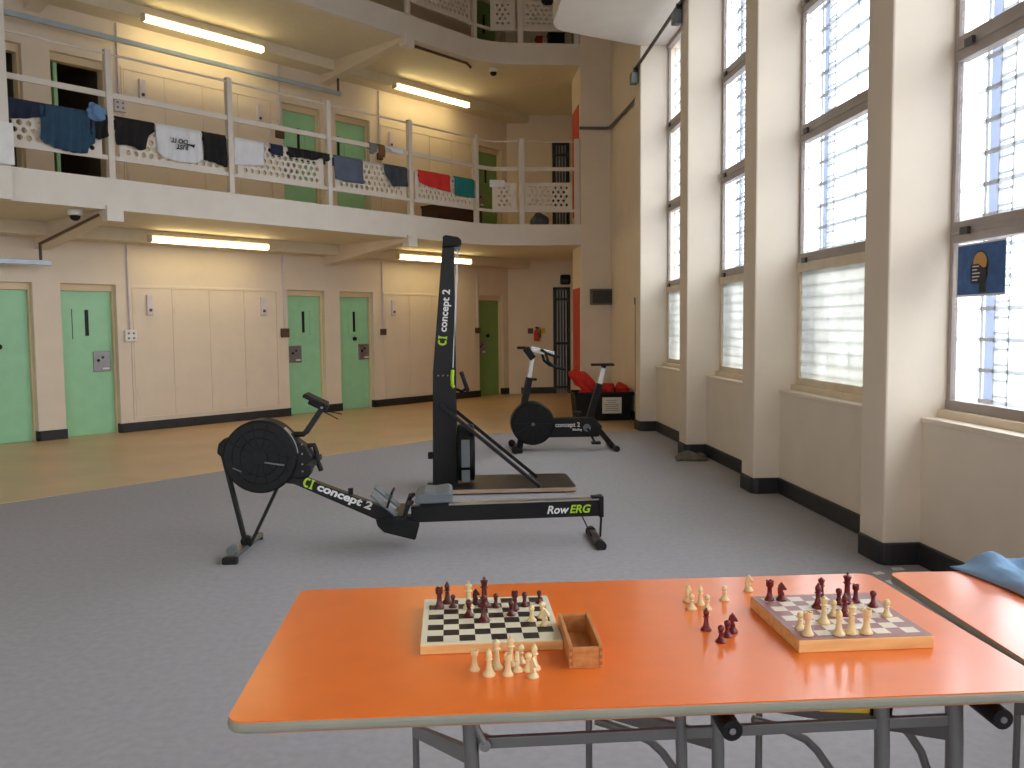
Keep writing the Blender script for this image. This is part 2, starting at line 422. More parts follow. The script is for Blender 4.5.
# perforated sheet
def perforated(x0, x1, z0, z1, pitch=.09, row=.074, r=.029, y=0):
    m = MB(); nr = max(1, int((z1 - z0 - .05) / row)); zs = (z0 + z1) / 2 - nr * row / 2
    nc = int((x1 - x0 - .07) / pitch); xs = (x0 + x1) / 2 - nc * pitch / 2
    def quad(a, b, c, d): m.add([(a, y, c), (b, y, c), (b, y, d), (a, y, d)], [(0, 1, 2, 3)])
    quad(x0, x1, z0, zs); quad(x0, x1, zs + nr * row, z1)
    for i in range(nr):
        za, zb2 = zs + i * row, zs + (i + 1) * row; sh = (i % 2) * pitch / 2; n = nc - (i % 2)
        quad(x0, xs + sh, za, zb2); quad(xs + sh + n * pitch, x1, za, zb2)
        for j in range(n):
            cx, cz = xs + sh + (j + .5) * pitch, (za + zb2) / 2
            o = [(cx + r * math.cos(PI / 8 + k * PI / 4), y, cz + r * math.sin(PI / 8 + k * PI / 4)) for k in range(8)]
            c = [(cx + pitch / 2, y, zb2), (cx - pitch / 2, y, zb2), (cx - pitch / 2, y, za), (cx + pitch / 2, y, za)]
            m.add(o + c, [(8, 9, 2, 1), (9, 3, 2), (9, 10, 4, 3), (10, 5, 4), (10, 11, 6, 5), (11, 7, 6), (11, 8, 0, 7), (8, 1, 0)])
    return m
BAYS = [1.41, 2.89, 4.37, 5.83, 7.31, 8.79, 10.22]
for lv, dz in enumerate((0, 2.9)):
    lab = ('first', 'second')[lv]
    rail = thing('balcony_railing', 'off-white railing of the %s floor gallery with perforated panels' % lab, 'railing', W(0), RA)
    endr = rail
    for k, sb in enumerate(BAYS):
        m = MB(); m.bb(sb - .035, sb + .035, -2.0, -1.93, 3.05 + dz, 4.44 + dz); m.build('post', RAILP, rail, bevel=.006)
        m = MB(); m.bb(sb - .06, sb + .06, -2.0, -1.90, 3.045 + dz, 3.06 + dz); m.build('base_plate', RAILP, rail)
    for k in range(len(BAYS) - 1):
        x0, x1 = BAYS[k] + .035, BAYS[k + 1] - .035
        m = MB(); m.bb(x0, x1, -1.98, -1.955, 3.925 + dz, 3.985 + dz); m.build('mid_rail', RAILP, rail)
        m = MB(); m.cyl((x0, -1.965, 4.395 + dz), (x1, -1.965, 4.395 + dz), .014, n=8); m.build('top_rail', RAILP, rail)
        m = perforated(x0 + .06, x1 - .06, 3.29 + dz, 3.725 + dz, y=-1.965); m.build('perforated_panel', RAILP, rail, solid=.02)
        m = MB(); m.bb(x0, x1, -1.98, -1.95, 3.255 + dz, 3.30 + dz); m.bb(x0, x1, -1.975, -1.955, 3.70 + dz, 3.728 + dz)
        m.build('panel_rail', RAILP, rail)
    # end run (world-aligned)
    inv = (Wm).inverted()
    er = Matrix.Rotation(-RA, 4, 'Z')
    def place(o): o.matrix_local = inv; return o
    XS = [.70, 1.215, 2.13]
    for x in XS[1:]:
        m = MB(); m.bb(x - .045, x + .045, YG + .03, YG + .1, 3.05 + dz, 4.44 + dz); place(m.build('post', RAILP, rail, bevel=.006))
    bx, by = W(BAYS[-1], 1.965).x, W(BAYS[-1], 1.965).y
    y = YG + .065
    for k in range(2):
        x0, x1 = XS[k] + .03, XS[k + 1] - .04
        m = MB(); m.bb(x0, x1, y - .012, y + .012, 3.925 + dz, 3.985 + dz)
        if k == 0: m.bar((bx, by, 3.955 + dz), (x0, y, 3.955 + dz), .024, .06)
        place(m.build('mid_rail', RAILP, rail))
        m = MB(); m.cyl((x0, y, 4.395 + dz), (x1, y, 4.395 + dz), .014, n=8)
        if k == 0: m.cyl((bx, by, 4.395 + dz), (x0, y, 4.395 + dz), .014, n=8)
        place(m.build('top_rail', RAILP, rail))
        m = perforated(x0 + .0, x1 - .05, 3.29 + dz, 3.735 + dz, y=y, pitch=.088, row=.07, r=.024); place(m.build('perforated_panel', RAILP, rail, solid=.02))
        m = MB(); m.bb(x0, x1, y - .015, y + .015, 3.255 + dz, 3.30 + dz)
        if k == 0: m.bar((bx, by, 3.278 + dz), (x0, y, 3.278 + dz), .03, .045)
        place(m.build('panel_rail', RAILP, rail))
# column at the left edge of the view
m = MB(); m.bb(3.12, 3.32, -2.08, -2.0, 2.71, 5.95)
o = struct('pillar', m, FASC, 'white upright at the left edge in front of the gallery railing', 'pillar'); wallobj(o)
t = thing('notice_box', 'white box fixed to the upright at the left edge of the gallery', 'box', W(3.30, 2.12, 3.04), RA)
m = MB(); m.bb(-.16, .035, -.03, .03, 0, .41); m.build('body', WHITE, t, bevel=.008)
m = MB(); m.bb(-.15, .025, -.036, -.03, .02, .39); m.build('lid', WHITE, t)

# ------------------------------------------------------------------ doors
cnt = [0]
def door(sl, zf, lab, m, lock=None, slot=None, flap=None, knob=None, open_=False, hatch=False):
    g0, g1 = sl; cnt[0] += 1; wd = g1 - g0
    t = thing('door_%d' % cnt[0], lab, 'door', W(g0, 0, zf), RA, kind='structure')
    f = MB(); f.bb(0, .03, .08, .2, 0, DH); f.bb(wd - .025, wd, .08, .2, 0, DH); f.bb(.03, wd - .025, .08, .2, 1.905, DH)
    f.build('frame', WARM, t, bevel=.004)
    if open_:
        l = MB(); l.bb(.10, .145, .17, .17 + wd - .12, .01, 1.9); l.build('leaf', m, t); 
        return t
    l = MB(); l.bb(.032, wd - .027, .12, .16, .006, 1.903); leaf = l.build('leaf', m, t, bevel=.003)
    if slot is not None:
        q = MB(); q.bb(slot - .022, slot + .022, .112, .122, 1.32, 1.66); q.build('observation_slot', BLACK, leaf)
    if hatch:
        q = MB(); q.bb(hatch - .004, hatch + .004, .115, .122, 1.28, 1.67); q.build('hinge', DSTEEL, leaf)
    if flap is not None:
        q = MB(); q.bb(flap - .04, flap + .04, .108, .122, 1.28, 1.68); q.build('slot_cover', m, leaf, bevel=.004)
    if knob is not None:
        q = MB(); q.cyl((knob, .12, 1.2), (knob, .085, 1.2), .034, n=14); q.build('knob', BLACK, leaf, smooth=True)
    if lock is not None:
        q = MB(); q.bb(lock - .115, lock + .115, .104, .122, .84, 1.11); lk = q.build('lock_plate', STEEL, leaf, bevel=.006)
        q = MB(); q.cyl((lock + .01, .106, 1.03), (lock + .01, .098, 1.03), .017, n=10); q.cyl((lock - .05, .106, .99), (lock - .05, .098, .99), .02, n=10)
        q.build('keyhole', BLACK, lk)
        q = MB(); q.bb(lock + .0, lock + .09, .095, .106, .868, .892); q.build('lock_label', WHITE, lk)
    return t
door(DOORS[0], 0, 'mint green cell door at the left edge, cut off by the frame', GREEN, knob=.33, slot=.16)
door(DOORS[1], 0, 'mint green cell door with steel lock on its right, second from the left edge', GREEN, lock=.535, slot=.36, hatch=.175)
door(DOORS[2], 0, 'mint green cell door with steel lock on its left, behind the rower monitor', GREEN, lock=.20, slot=.37, flap=.53)
door(DOORS[3], 0, 'mint green cell door with black knob, next to the ski machine column', GREEN, lock=.585, slot=.385, flap=.30, knob=.385)
door(DOORS[4], 0, 'olive green cell door right of the ski machine, farthest away', GREEND, lock=.19, slot=None, knob=.36)
door(DOORS[0], 2.9, 'open upper cell door at the left edge behind navy laundry', GREEN, open_=True)
door(DOORS[1], 2.9, 'open upper cell door with dark cell behind the slate towel', GREEN, open_=True)
door(DOORS[2], 2.9, 'upper green cell door behind the long black garment', GREEN, lock=.20, slot=.37, flap=.53)
door(DOORS[3], 2.9, 'upper green cell door behind the grey-blue towel', GREEN, lock=.585, slot=.14, flap=.30)
door(DOORS[4], 2.9, 'upper dark green cell door behind the bend of the railing', GREEND, lock=.19, slot=.36)
for k in range(5): door(DOORS[k], 5.8, 'cell door on the second floor gallery, %s' % ['far left', 'left of the middle', 'in the middle', 'right of the middle', 'farthest right'][k], GREEND, lock=.2, slot=.36)
# cells behind the open doors
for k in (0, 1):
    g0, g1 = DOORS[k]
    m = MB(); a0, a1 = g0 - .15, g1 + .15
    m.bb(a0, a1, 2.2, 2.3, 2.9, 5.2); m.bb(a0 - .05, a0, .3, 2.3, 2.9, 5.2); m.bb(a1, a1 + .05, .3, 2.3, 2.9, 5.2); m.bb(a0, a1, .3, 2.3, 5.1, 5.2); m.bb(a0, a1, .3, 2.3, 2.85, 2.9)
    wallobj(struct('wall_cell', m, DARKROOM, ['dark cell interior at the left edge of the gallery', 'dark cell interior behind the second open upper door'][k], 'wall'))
# service cupboards
for lv, zf in enumerate((0, 2.9)):
    for k, (a0, a1, n) in enumerate(((5.47, 7.74, 4), (9.95, 12.2, 4))):
        t = thing('service_cupboard', '%s cream flush-door cupboard %s' % (('ground floor', 'upper floor')[lv], ('left of the middle pair of cell doors', 'right of the middle pair of cell doors')[k]), 'cupboard', W(a0, 0, zf), RA)
        wd = a1 - a0; m = MB(); m.bb(-.03, wd + .03, -.012, .02, 1.955, 1.995); m.bb(-.03, 0, -.012, .02, .20, 1.955); m.bb(wd, wd + .03, -.012, .02, .20, 1.955); m.bb(-.03, wd + .03, -.012, .02, .17, .20)
        m.build('frame', CREAM, t, bevel=.004)
        for j in range(n):
            m = MB(); m.bb(j * wd / n + .006, (j + 1) * wd / n - .006, -.007, .015, .205, 1.95); d = m.build('door_panel', CREAM, t, bevel=.002)
            m = MB(); xh = j * wd / n + .03
            for zz in (.5, 1.6): m.bb(xh, xh + .015, -.013, -.006, zz, zz + .1)
            m.build('hinge', CREAM, d)

# lamps
def lamp(s0, s1, zc, lab):
    t = thing('ceiling_light', lab, 'light', W((s0 + s1) / 2, .44, zc), RA, 'fluorescent lights under the galleries')
    L = s1 - s0; m = MB(); m.bb(-L / 2 - .01, L / 2 + .01, -.04, .065, .018, .05); m.build('housing', LAMPOFF, t, bevel=.006)
    m = MB(); m.prism([(-.05, .02), (-.045, -.035), (-.025, -.05), (.025, -.05), (.045, -.035), (.05, .02)], -L / 2, L / 2, plane='yz'); m.build('diffuser', LAMP, t)
    for e in (-1, 1):
        m = MB(); m.bb(e * L / 2 - .012, e * L / 2 + .012, -.056, .056, -.055, .03); m.build('end_cap', LAMPOFF, t, bevel=.004)
lamp(5.54, 7.33, 2.60, 'lit fluorescent light under the lower gallery, above the left cupboard')
lamp(9.88, 11.66, 2.60, 'lit fluorescent light under the lower gallery, behind the ski machine top')
lamp(5.56, 7.34, 5.45, 'lit fluorescent light under the upper gallery, above the white laundry')
lamp(9.88, 11.66, 5.45, 'lit fluorescent light under the upper gallery, right of the bracket')

# trunking, conduits, switches, cctv
def conduit(name, lab, pts, r, m, cat='conduit'):
    q = MB(); q.tube(pts, r, 8); return tag(q.build(name, m, smooth=True), lab, cat)
def trunk(s0, s1, z, lab, s_end):
    t = thing('cable_trunking', lab, 'trunking', W(s0, .32, z), RA)
    m = MB(); m.bb(0, s1 - s0, -.03, .03, -.03, .03); m.build('channel', TRAY, t, bevel=.004)
    m = MB(); m.cyl((s_end - s0, 0, .03), (s_end - s0, 0, .24), .018, n=8); m.build('hanger', DSTEEL, t)
trunk(S0 + .1, 4.33, 2.22, 'pale grey trunking hung above the left edge cell door', 4.22)
trunk(S0 + .1, 8.84, 5.12, 'pale grey trunking hung above the upper cell doors', 8.79)
conduit('conduit', 'brown conduit along the left bracket under the first gallery', [W(4.22, .3, 2.45), W(4.24, .45, 2.48), W(4.255, 1.2, 2.58), W(4.26, 1.85, 2.66)], .016, BROWN)
conduit('conduit', 'dark conduit along the underside edge of the second floor gallery', [W(8.9, 1.86, 5.58), W(10.15, 1.86, 5.58), W(10.3, 1.80, 5.56)], .022, BROWN)
SW = [(5.425, 0, 1.31, .16, WHITE, 'white switch box right of the second cell door'), (7.875, 0, 1.32, .14, BROWN, 'brown switch box left of the door behind the rower monitor'),
      (9.885, 0, 1.31, .11, BROWN, 'brown switch box between the black-knob door and the ski machine'), (12.29, 0, 1.31, .11, BROWN, 'brown switch box beside the far olive door'),
      (5.40, 2.9, 1.46, .16, PURPW, 'pale switch box beside the dark upper cell doorway'), (7.88, 2.9, 1.49, .14, BROWN, 'brown switch box left of the upper door behind the black garment'),
      (9.885, 2.9, 1.42, .11, BROWN, 'brown switch box right of the upper door behind the grey-blue towel')]
for (s, zf, zz, wd, m_, lab) in SW:
    t = thing('switch_box', lab, 'switch', W(s, 0, zf + zz), RA)
    m = MB(); m.bb(-wd / 2, wd / 2, -.05, .0, -wd / 2, wd / 2); b = m.build('body', m_, t, bevel=.008)
    m = MB()
    for dx, dzz in (((-.035, -.03), (.035, -.03), (-.035, .035), (.035, .035)) if m_ is not BROWN else ((.03, .03),)): m.bb(dx - .012, dx + .012, -.056, -.05, dzz - .012, dzz + .012)
    m.build('rocker', GREYP if m_ is not BROWN else DSTEEL, b)
    m = MB(); m.cyl((0, -.02, wd / 2), (0, -.02, 2.53 - zz), .014, n=8); m.build('riser_pipe', PURPW, t)
for (s, zf, lab) in [(5.71, 0, 'slim white call unit on the ground floor left cupboard'), (7.50, 0, 'slim white call unit at the right end of the left cupboard'), (10.13, 0, 'slim white call unit on the cupboard left of the ski machine'),
                     (5.72, 2.9, 'slim white call unit on the upper left cupboard'), (7.53, 2.9, 'slim white call unit at the right end of the upper left cupboard'), (10.14, 2.9, 'slim white call unit on the upper far cupboard')]:
    t = thing('call_unit', lab, 'call unit', W(s, 0, zf + 1.73), RA)
    m = MB(); m.bb(-.045, .045, -.045, 0, -.14, .14); m.build('body', PURPW, t, bevel=.01)
    m = MB(); m.cyl((0, -.045, -.07), (0, -.055, -.07), .022, n=12); m.build('button', BROWN, t)
for (p, lab) in [((-4.074, 9.837, 2.71), 'white dome camera under the first gallery near the left bracket'), ((.78, 14.40, 5.61), 'white dome camera under the bend of the second floor gallery')]:
    t = thing('dome_camera', lab, 'camera', p)
    m = MB(); m.lathe([(.075, 0), (.075, -.05), (.06, -.06)], n=16); m.build('housing', WHITE, t, smooth=True)
    m = MB(); m.lathe([(.055, -.05), (.055, -.075), (.045, -.1), (.02, -.115), (.003, -.118)], n=16); m.build('dome', BLACK, t, smooth=True)
# pipes on the window side
conduit('conduit', 'grey conduit running up the pillar fronts below the landing slab', [(2.45, 11.5, 4.66), (2.45, 11.2, 4.70), (2.45, 9.0, 4.74), (2.45, 6.5, 4.78)], .022, DSTEEL)
conduit('conduit', 'grey conduit along the far cream wall beside the last pillar', [(2.16, YG - .03, 4.60), (2.60, YG - .03, 4.60), (2.65, YG - .08, 4.60), (2.65, 11.5, 4.53)], .025, TUBE)
for (p, lab) in [((2.42, 11.2, 4.66), 'small floodlight on the farthest window pillar'), ((2.42, 9.1, 4.70), 'small floodlight on the second farthest window pillar')]:
    t = thing('floodlight', lab, 'light', p)
    m = MB(); m.bb(-.04, .05, -.06, .06, -.16, -.02); m.build('lamp_head', GREYP, t, bevel=.01)
    m = MB(); m.bb(.0, .06, -.02, .02, -.03, .05); m.build('bracket', DSTEEL, t)
t = thing('floodlight', 'wire-guarded lamp beside the conduit on the far cream wall', 'light', (2.62, 11.75, 4.38))
m = MB(); m.lathe([(.02, .14), (.05, .1), (.07, .03), (.06, -.05), (.03, -.09)], n=14); m.build('lamp_head', WHITE, t, smooth=True)
m = MB(); m.cyl((0, 0, .13), (0, 0, .2), .015, n=8); m.build('bracket', DSTEEL, t)
t = thing('pole', 'thin dark pole standing beside the farthest window pillar', 'pole', (2.625, 12.0, 0))
m = MB(); m.cyl((0, 0, 0), (0, 0, 1.70), .012, n=8); m.build('shaft', BROWN, t); m = MB(); m.bb(-.02, .02, -.02, .02, 1.68, 1.78); m.build('head', DSTEEL, t, bevel=.005)
t = thing('wall_monitor', 'small grey display box on the far cream wall above the bin', 'display', (2.515, YG, 1.86))
m = MB(); m.bb(-.19, .19, -.10, 0, -.13, .13); m.build('housing', TVM, t, bevel=.01)
m = MB(); m.bb(-.16, .16, -.106, -.1, -.1, .1); m.build('screen', DSTEEL, t)
for lv, (z0, lab, gl) in enumerate(((0, 'tall narrow red banner on the wall beside the lower barred gate', 'dark barred gate in the end wall on the ground floor'), (2.9, 'tall narrow red banner behind the first floor railing', 'dark barred gate on the first floor gallery'))):
    m = MB(); m.bb(-.012, .0, 0, .72, .35 + z0 * 1.0, 2.02 + z0 + .1 * lv)
    o = m.build('banner', REDP, loc=(XR - .001, YG + .14, 0)); tag(o, lab, 'banner')
    t = thing('door_%d' % (16 + lv), gl, 'gate', (2.117, YE, z0), kind='structure')
    m = MB(); m.bb(0, .05, -.02, .06, 0, 2.17); m.bb(.31, .35, -.02, .06, 0, 2.17); m.bb(0, .35, -.02, .06, 2.12, 2.17); m.build('frame', DSTEEL, t)
    for k in range(4):
        m = MB(); x = .09 + k * .06; m.cyl((x, .02, 0), (x, .02, 2.13), .012, n=8); m.build('bar', TRAY, t)
    m = MB()
    for zz in (.1, 1.0, 1.9): m.bb(.05, .31, .005, .035, zz, zz + .05)
    m.build('rail', DSTEEL, t)
t = thing('exit_lamp', 'dark lamp fitting above the barred gate', 'light', (2.36, YE - .02, 2.22)); m = MB(); m.bb(-.1, .1, -.12, 0, 0, .2); m.build('body', BLACK, t, bevel=.03); m = MB(); m.bb(-.06, .06, -.125, -.12, .04, .1); m.build('lens', DSTEEL, t)
t = thing('fire_extinguisher', 'red fire extinguisher hung on the end wall behind the bike', 'extinguisher', (1.765, YE - .09, 1.05))
m = MB(); m.lathe([(.05, .03), (.055, .045), (.055, .20), (.04, .24), (.02, .26), (.02, .29)], n=16); m.build('cylinder', REDP, t, smooth=True)
m = MB(); m.bb(-.03, .06, -.015, .015, .29, .31); m.cyl((.0, 0, .28), (.0, 0, .32), .016, n=8); m.build('valve', BLACK, t)
m = MB(); m.tube([(.03, 0, .295), (.075, -.01, .25), (.07, -.02, .1)], .01, 8); m.build('hose', RUBBER, t, smooth=True)
m = MB(); m.bb(-.03, .03, .04, .091, .1, .2); m.build('wall_bracket', DSTEEL, t)
for x, lab in ((-.115, 'small dark notice left of the fire extinguisher'), (.135, 'small yellow notice right of the fire extinguisher')):
    m = MB(); m.bb(-.055, .055, -.006, 0, -.05, .06)
    tag(m.build('wall_notice', YEL if x > 0 else BROWN, loc=(1.765 + x, YE, 1.28)), lab, 'notice')

# ------------------------------------------------------------------ windows
SILLZ = .857
TR = [(1.83, 1.965), (2.83, 2.98), (3.84, 3.985)]
def window(i, y0, y1, n, frosted, lab):
    t = thing('window_%d' % n, lab, 'window', (2.85, y0, SILLZ), kind='structure')
    L = y1 - y0
    m = MB(); m.bb(-.16, .04, 0, L, -.03, .0); m.build('sill', CREAM, t, bevel=.005)
    m = MB(); m.bb(-.06, .06, 0, L, 0, .045); m.build('subsill', CREAMF, t)
    fm = WINF
    m = MB()
    m.bb(-.012, .022, 0, .035, .045, 4.1); m.bb(-.012, .022, L - .035, L, .045, 4.1); m.bb(-.03, .04, 0, L, 4.05, 4.1)
    for a, b in TR: m.bb(-.02, .05, .03, L - .03, a - SILLZ + .008, b - SILLZ - .008); m.bb(-.028, .04, .03, L - .03, (a + b) / 2 - SILLZ - .012, (a + b) / 2 - SILLZ + .008)
    f = m.build('frame', fm, t, bevel=.004)
    m = MB(); m.bb(-.016, .045, .0, L, .045, .10)
    if frosted:
        m.bb(-.016, .045, 0, .05, .1, .99); m.bb(-.016, .045, L - .05, L, .1, .99); m.bb(-.024, .052, .0, L, .955, 1.04)
    m.build('lower_frame', CREAMF if frosted else fm, t)
    for a, b in TR:
        m = MB()
        for yy in (.32, L - .22): m.bb(-.05, -.03, yy, yy + .07, (a + b) / 2 - SILLZ - .02, (a + b) / 2 - SILLZ + .02)
        m.build('catch', DSTEEL, t)
    zs = [(.10, TR[0][0] - SILLZ)] + [(TR[k][1] - SILLZ, (TR[k + 1][0] if k < 2 else 4.93) - SILLZ) for k in range(3)]
    for k, (a, b) in enumerate(zs):
        m = MB(); m.bb(.0, .006, .045, L - .045, a, b)
        m.build('pane', FROST if (frosted and k == 0) else GLASS, t)
    if frosted:
        m = MB(); z = .14
        while z < .96:
            m.bb(.014, .022, .03, L - .03, z - .003, z + .003); z += .088
        for yy in (.45, .95, 1.3, L - .28): m.bb(.014, .02, yy - .003, yy + .003, .1, .97)
        m.build('glazing_lattice', GREYP, t)
    # security grille outside
    m = MB(); X = .12
    for yy in (-.02, .30, .72, 1.14, L - .22, L - .34, L - .10, L + .13): m.bb(X, X + .012, yy - .006, yy + .006, .0, 4.1)
    z = .10
    while z < 4.05:
        m.bb(X, X + .02, -.02, L + .2, z - .011, z + .011); z += .172
    m.build('security_grille', GRILLE, t)
    m = MB(); z = .05
    while z < 4.05:
        m.bb(X, X + .012, L - .34, L - .22, z - .007, z + .007); z += .086
    m.build('ladder_grille', GRILLE, t)
    m = MB(); m.bb(X + .02, X + .03, L - .215, L - .105, 0, 4.1); m.build('blue_upright', BLUESTRIP, t)
    return t
WL = ['tall narrow window farthest away, beside the last pillar', 'tall window second from the far end with frosted lower pane', 'tall window second nearest with frosted lower pane', 'nearest tall window, holding the blue poster']
for i in range(8):
    y1 = PIL[i]; y0 = PIL[i + 1] + .29
    window(i, y0, y1, i + 1, i < 3, WL[i] if i < 4 else 'tall window behind the camera, number %d' % i)
# poster
t = thing('poster', 'blue poster of a head silhouette taped inside the nearest window', 'poster', (2.79, 4.362, 1.535))
m = MB(); m.bb(0, .002, -.213, .213, 0, .285); m.build('paper', WHITEPAPER, t)
m = MB(); m.bb(-.0016, 0, -.208, .195, .012, .275); m.build('blue_ground', POSTBLUE, t)
def ell(cy, cz, ry, rz, n=24): return [(cy + ry * math.cos(2 * PI * k / n), cz + rz * math.sin(2 * PI * k / n)) for k in range(n)]
m = MB(); m.prism(ell(-.005, .162, .072, .078), -.0024, -.0016, plane='yz'); m.prism([(-.055, .17), (.075, .17), (.082, .14), (.066, .13), (.07, .10), (.055, .07), (.0, .065), (.0, .02), (-.06, .02), (-.055, .07), (-.075, .12)], -.0024, -.0016, plane='yz')
m.build('head_silhouette', POSTBLK, t)
m = MB(); m.prism(ell(-.004, .178, .058, .054), -.0032, -.0024, plane='yz'); m.build('orange_crown', POSTOR, t)
m = MB(); m.prism([(.072, .168), (.01, .172), (-.03, .150), (-.058, .150), (-.066, .10), (-.05, .07), (.07, .07), (.078, .12)], -.004, -.0032, plane='yz'); m.build('dark_jaw', POSTBLK, t)
m = MB()
for k, wd in enumerate((.05, .035, .06, .055, .04)): m.bb(-.0046, -.004, .064 - wd - .012, .058, .155 - k * .018, .161 - k * .018)
m.build('print_line', LETW, t)

# ------------------------------------------------------------------ tables
TZ = .7397
def rrect(x0, x1, y0, y1, r, n=6):
    out = []
    for cx, cy, a0 in ((x1 - r, y1 - r, 0), (x0 + r, y1 - r, 90), (x0 + r, y0 + r, 180), (x1 - r, y0 + r, 270)):
        for k in range(n + 1):
            t = math.radians(a0 + 90 * k / n); out.append((cx + r * math.cos(t), cy + r * math.sin(t)))
    return out
def table(loc, lab, rz=0):
    t = thing('folding_table', lab, 'table', loc, rz)
    L, D = 1.492, .739
    m = MB(); m.prism(rrect(.003, L - .003, .003, D - .003, .032), -.004, 0, plane='xy'); m.prism(rrect(.02, L - .02, .02, D - .02, .05), -.03, -.004, plane='xy')
    m.v = [(x, y, z + TZ) for x, y, z in m.v]; m.build('tabletop', ORANGE, t)
    m = MB(); m.prism(rrect(0, L, 0, D, .035), -.0225, -.0006, plane='xy'); m.v = [(x, y, z + TZ) for x, y, z in m.v]; m.build('edge_band', EDGE, t, bevel=.008, seg=3)
    zt = TZ - .03
    near = [(.421, .014), (.811, .011), (.880, .012), (1.196, .014), (1.338, .016)]; far = [(.292, .0085), (.721, .0085), (1.154, .0085)]
    for x, r in near:
        m = MB(); m.tube([(x - .004, .085, zt), (x, .085, zt - .1), (x + .004, .085, .0)], r, 12); lg = m.build('leg', TUBE, t, smooth=True)
        m = MB(); m.cyl((x + .004, .085, 0), (x + .004, .085, .03), r + .004, n=12); m.build('foot', RUBBER, lg, smooth=True)
    for x, r in far:
        m = MB(); m.tube([(x, .62, zt), (x, .62, 0)], r, 10); lg = m.build('leg', TUBE, t, smooth=True)
        m = MB(); m.cyl((x, .62, 0), (x, .62, .03), r + .004, n=12); m.build('foot', RUBBER, lg, smooth=True)
    m = MB(); m.bar((.435, .085, .645), (1.34, .085, .652), .012, .021); m.build('long_rail', TUBE, t, bevel=.002)
    for (p, q) in (((.292, .62, .415), (.417, .09, .620)), ((.721, .62, .46), (.88, .09, .625)), ((1.154, .62, .45), (1.33, .09, .625))):
        m = MB(); m.bar(p, q, .016, .03); m.build('crossbar', TUBE, t, bevel=.002)
    for x, z0 in ((.721, .472), (1.10, .46), (1.33, .49)):
        m = MB(); m.tube([(x, .515, z0), (x + .07, .515, z0 - .025), (x + .13, .515, z0 - .055), (x + .16, .515, z0 - .085), (x + .19, .515, z0 - .13), (x + .27, .515, z0 - .36)], .010, 10); m.build('folding_brace', TUBE, t, smooth=True)
    for x in (.880, 1.379):
        m = MB(); m.cyl((x, .004, .687), (x, .085, .690), .019, n=16); k = m.build('pivot_knob', BLACK, t, smooth=True)
        m = MB(); m.cyl((x, .001, .687), (x, .006, .687), .006, n=10); m.build('pivot_pin', STEEL, k)
    m = MB(); m.cyl((.445, .07, .645), (.445, .10, .645), .011, n=12); m.build('pivot_bolt', STEEL, t, smooth=True)
    m = MB(); m.tube([(.421, .085, .70), (.432, .08, .67), (.445, .075, .648)], .007, 8); m.build('pivot_link', TUBE, t, smooth=True)
    m = MB(); m.bar((1.08, .11, .676), (1.18, .11, .668), .02, .014); st = m.build('yellow_latch', YEL, t, bevel=.003); st['label'] = 'yellow and black latch'
    m = MB(); m.bar((1.18, .11, .668), (1.222, .11, .664), .024, .018); m.build('latch_grip', BLACK, st)
    return t
table((-.392, 1.440, 0), 'orange folding table carrying both chess boards', -.005)
table((1.108, 1.436, 0), 'orange folding table at the right edge with the blue garment on it', -.06)

# blue garment
def heightcloth(name, m_, outline_n, f, lab, cat, loc, thick=.004, nx=24, ny=16, sx=.4, sy=.3):
    m = MB(); vs = []; fs = []
    for j in range(ny + 1):
        for i in range(nx + 1):
            u, v = i / nx, j / ny; vs.append(f(u, v))
    for j in range(ny):
        for i in range(nx): fs.append((j * (nx + 1) + i, j * (nx + 1) + i + 1, (j + 1) * (nx + 1) + i + 1, (j + 1) * (nx + 1) + i))
    m.add(vs, fs); o = m.build(name, m_, smooth=80, loc=loc, solid=thick); return tag(o, lab, cat)
def jf(u, v):
    # a garment thrown down with a folded left edge and a raised far corner
    x = u * .46 + .03 * math.sin(PI * v) * (1 - u); y = -.52 + .53 * v + .07 * u * (v - .4)
    d = min(1, u * 9) ** .6 * min(1, min(v, 1 - v) * 8) ** .6
    pk = math.exp(-((u - .12) / .16) ** 2 - ((v - .90) / .16) ** 2)
    z = .004 + d * (.018 + .010 * math.sin(u * 22 - v * 9) + .010 * math.sin(v * 13 + u * 8) + .006 * math.sin(u * 41 + v * 23) + .022 * pk + .012 * u)
    return (x, y, max(.003, z))
heightcloth('folded_garment', JACKET, 0, jf, 'light blue garment crumpled on the right-hand orange table', 'garment', (1.338, 2.178, TZ), nx=36, ny=28)
def bagf(u, v):
    x = (u - .5) * .34 + .05 * v; y = (v - .5) * .26 + .02 * math.sin(u * 7)
    d = math.sin(PI * u) ** .6 * math.sin(PI * v) ** .6
    return (x, y, .004 + .085 * d * (.75 + .25 * math.sin(u * 11 + v * 7)))
heightcloth('crumpled_bag', BAGC, 0, bagf, 'crumpled grey bag on the floor at the pillar foot', 'bag', (2.46, 8.68, .003))
for k, (x, y, r) in enumerate([(2.37, 4.56, .4), (2.52, 4.63, .1), (2.55, 4.50, .9), (2.36, 4.40, .5)]):
    m = MB(); m.prism([(-.035, -.02), (.03, -.025), (.04, .018), (-.02, .024)], .001, .004, plane='xy')
    tag(m.build('paper_scrap', WHITEPAPER, loc=(x, y, 0), rz=r), 'pale paper scrap on the floor at the nearest pillar foot', 'scrap', 'paper scraps by the nearest pillar')

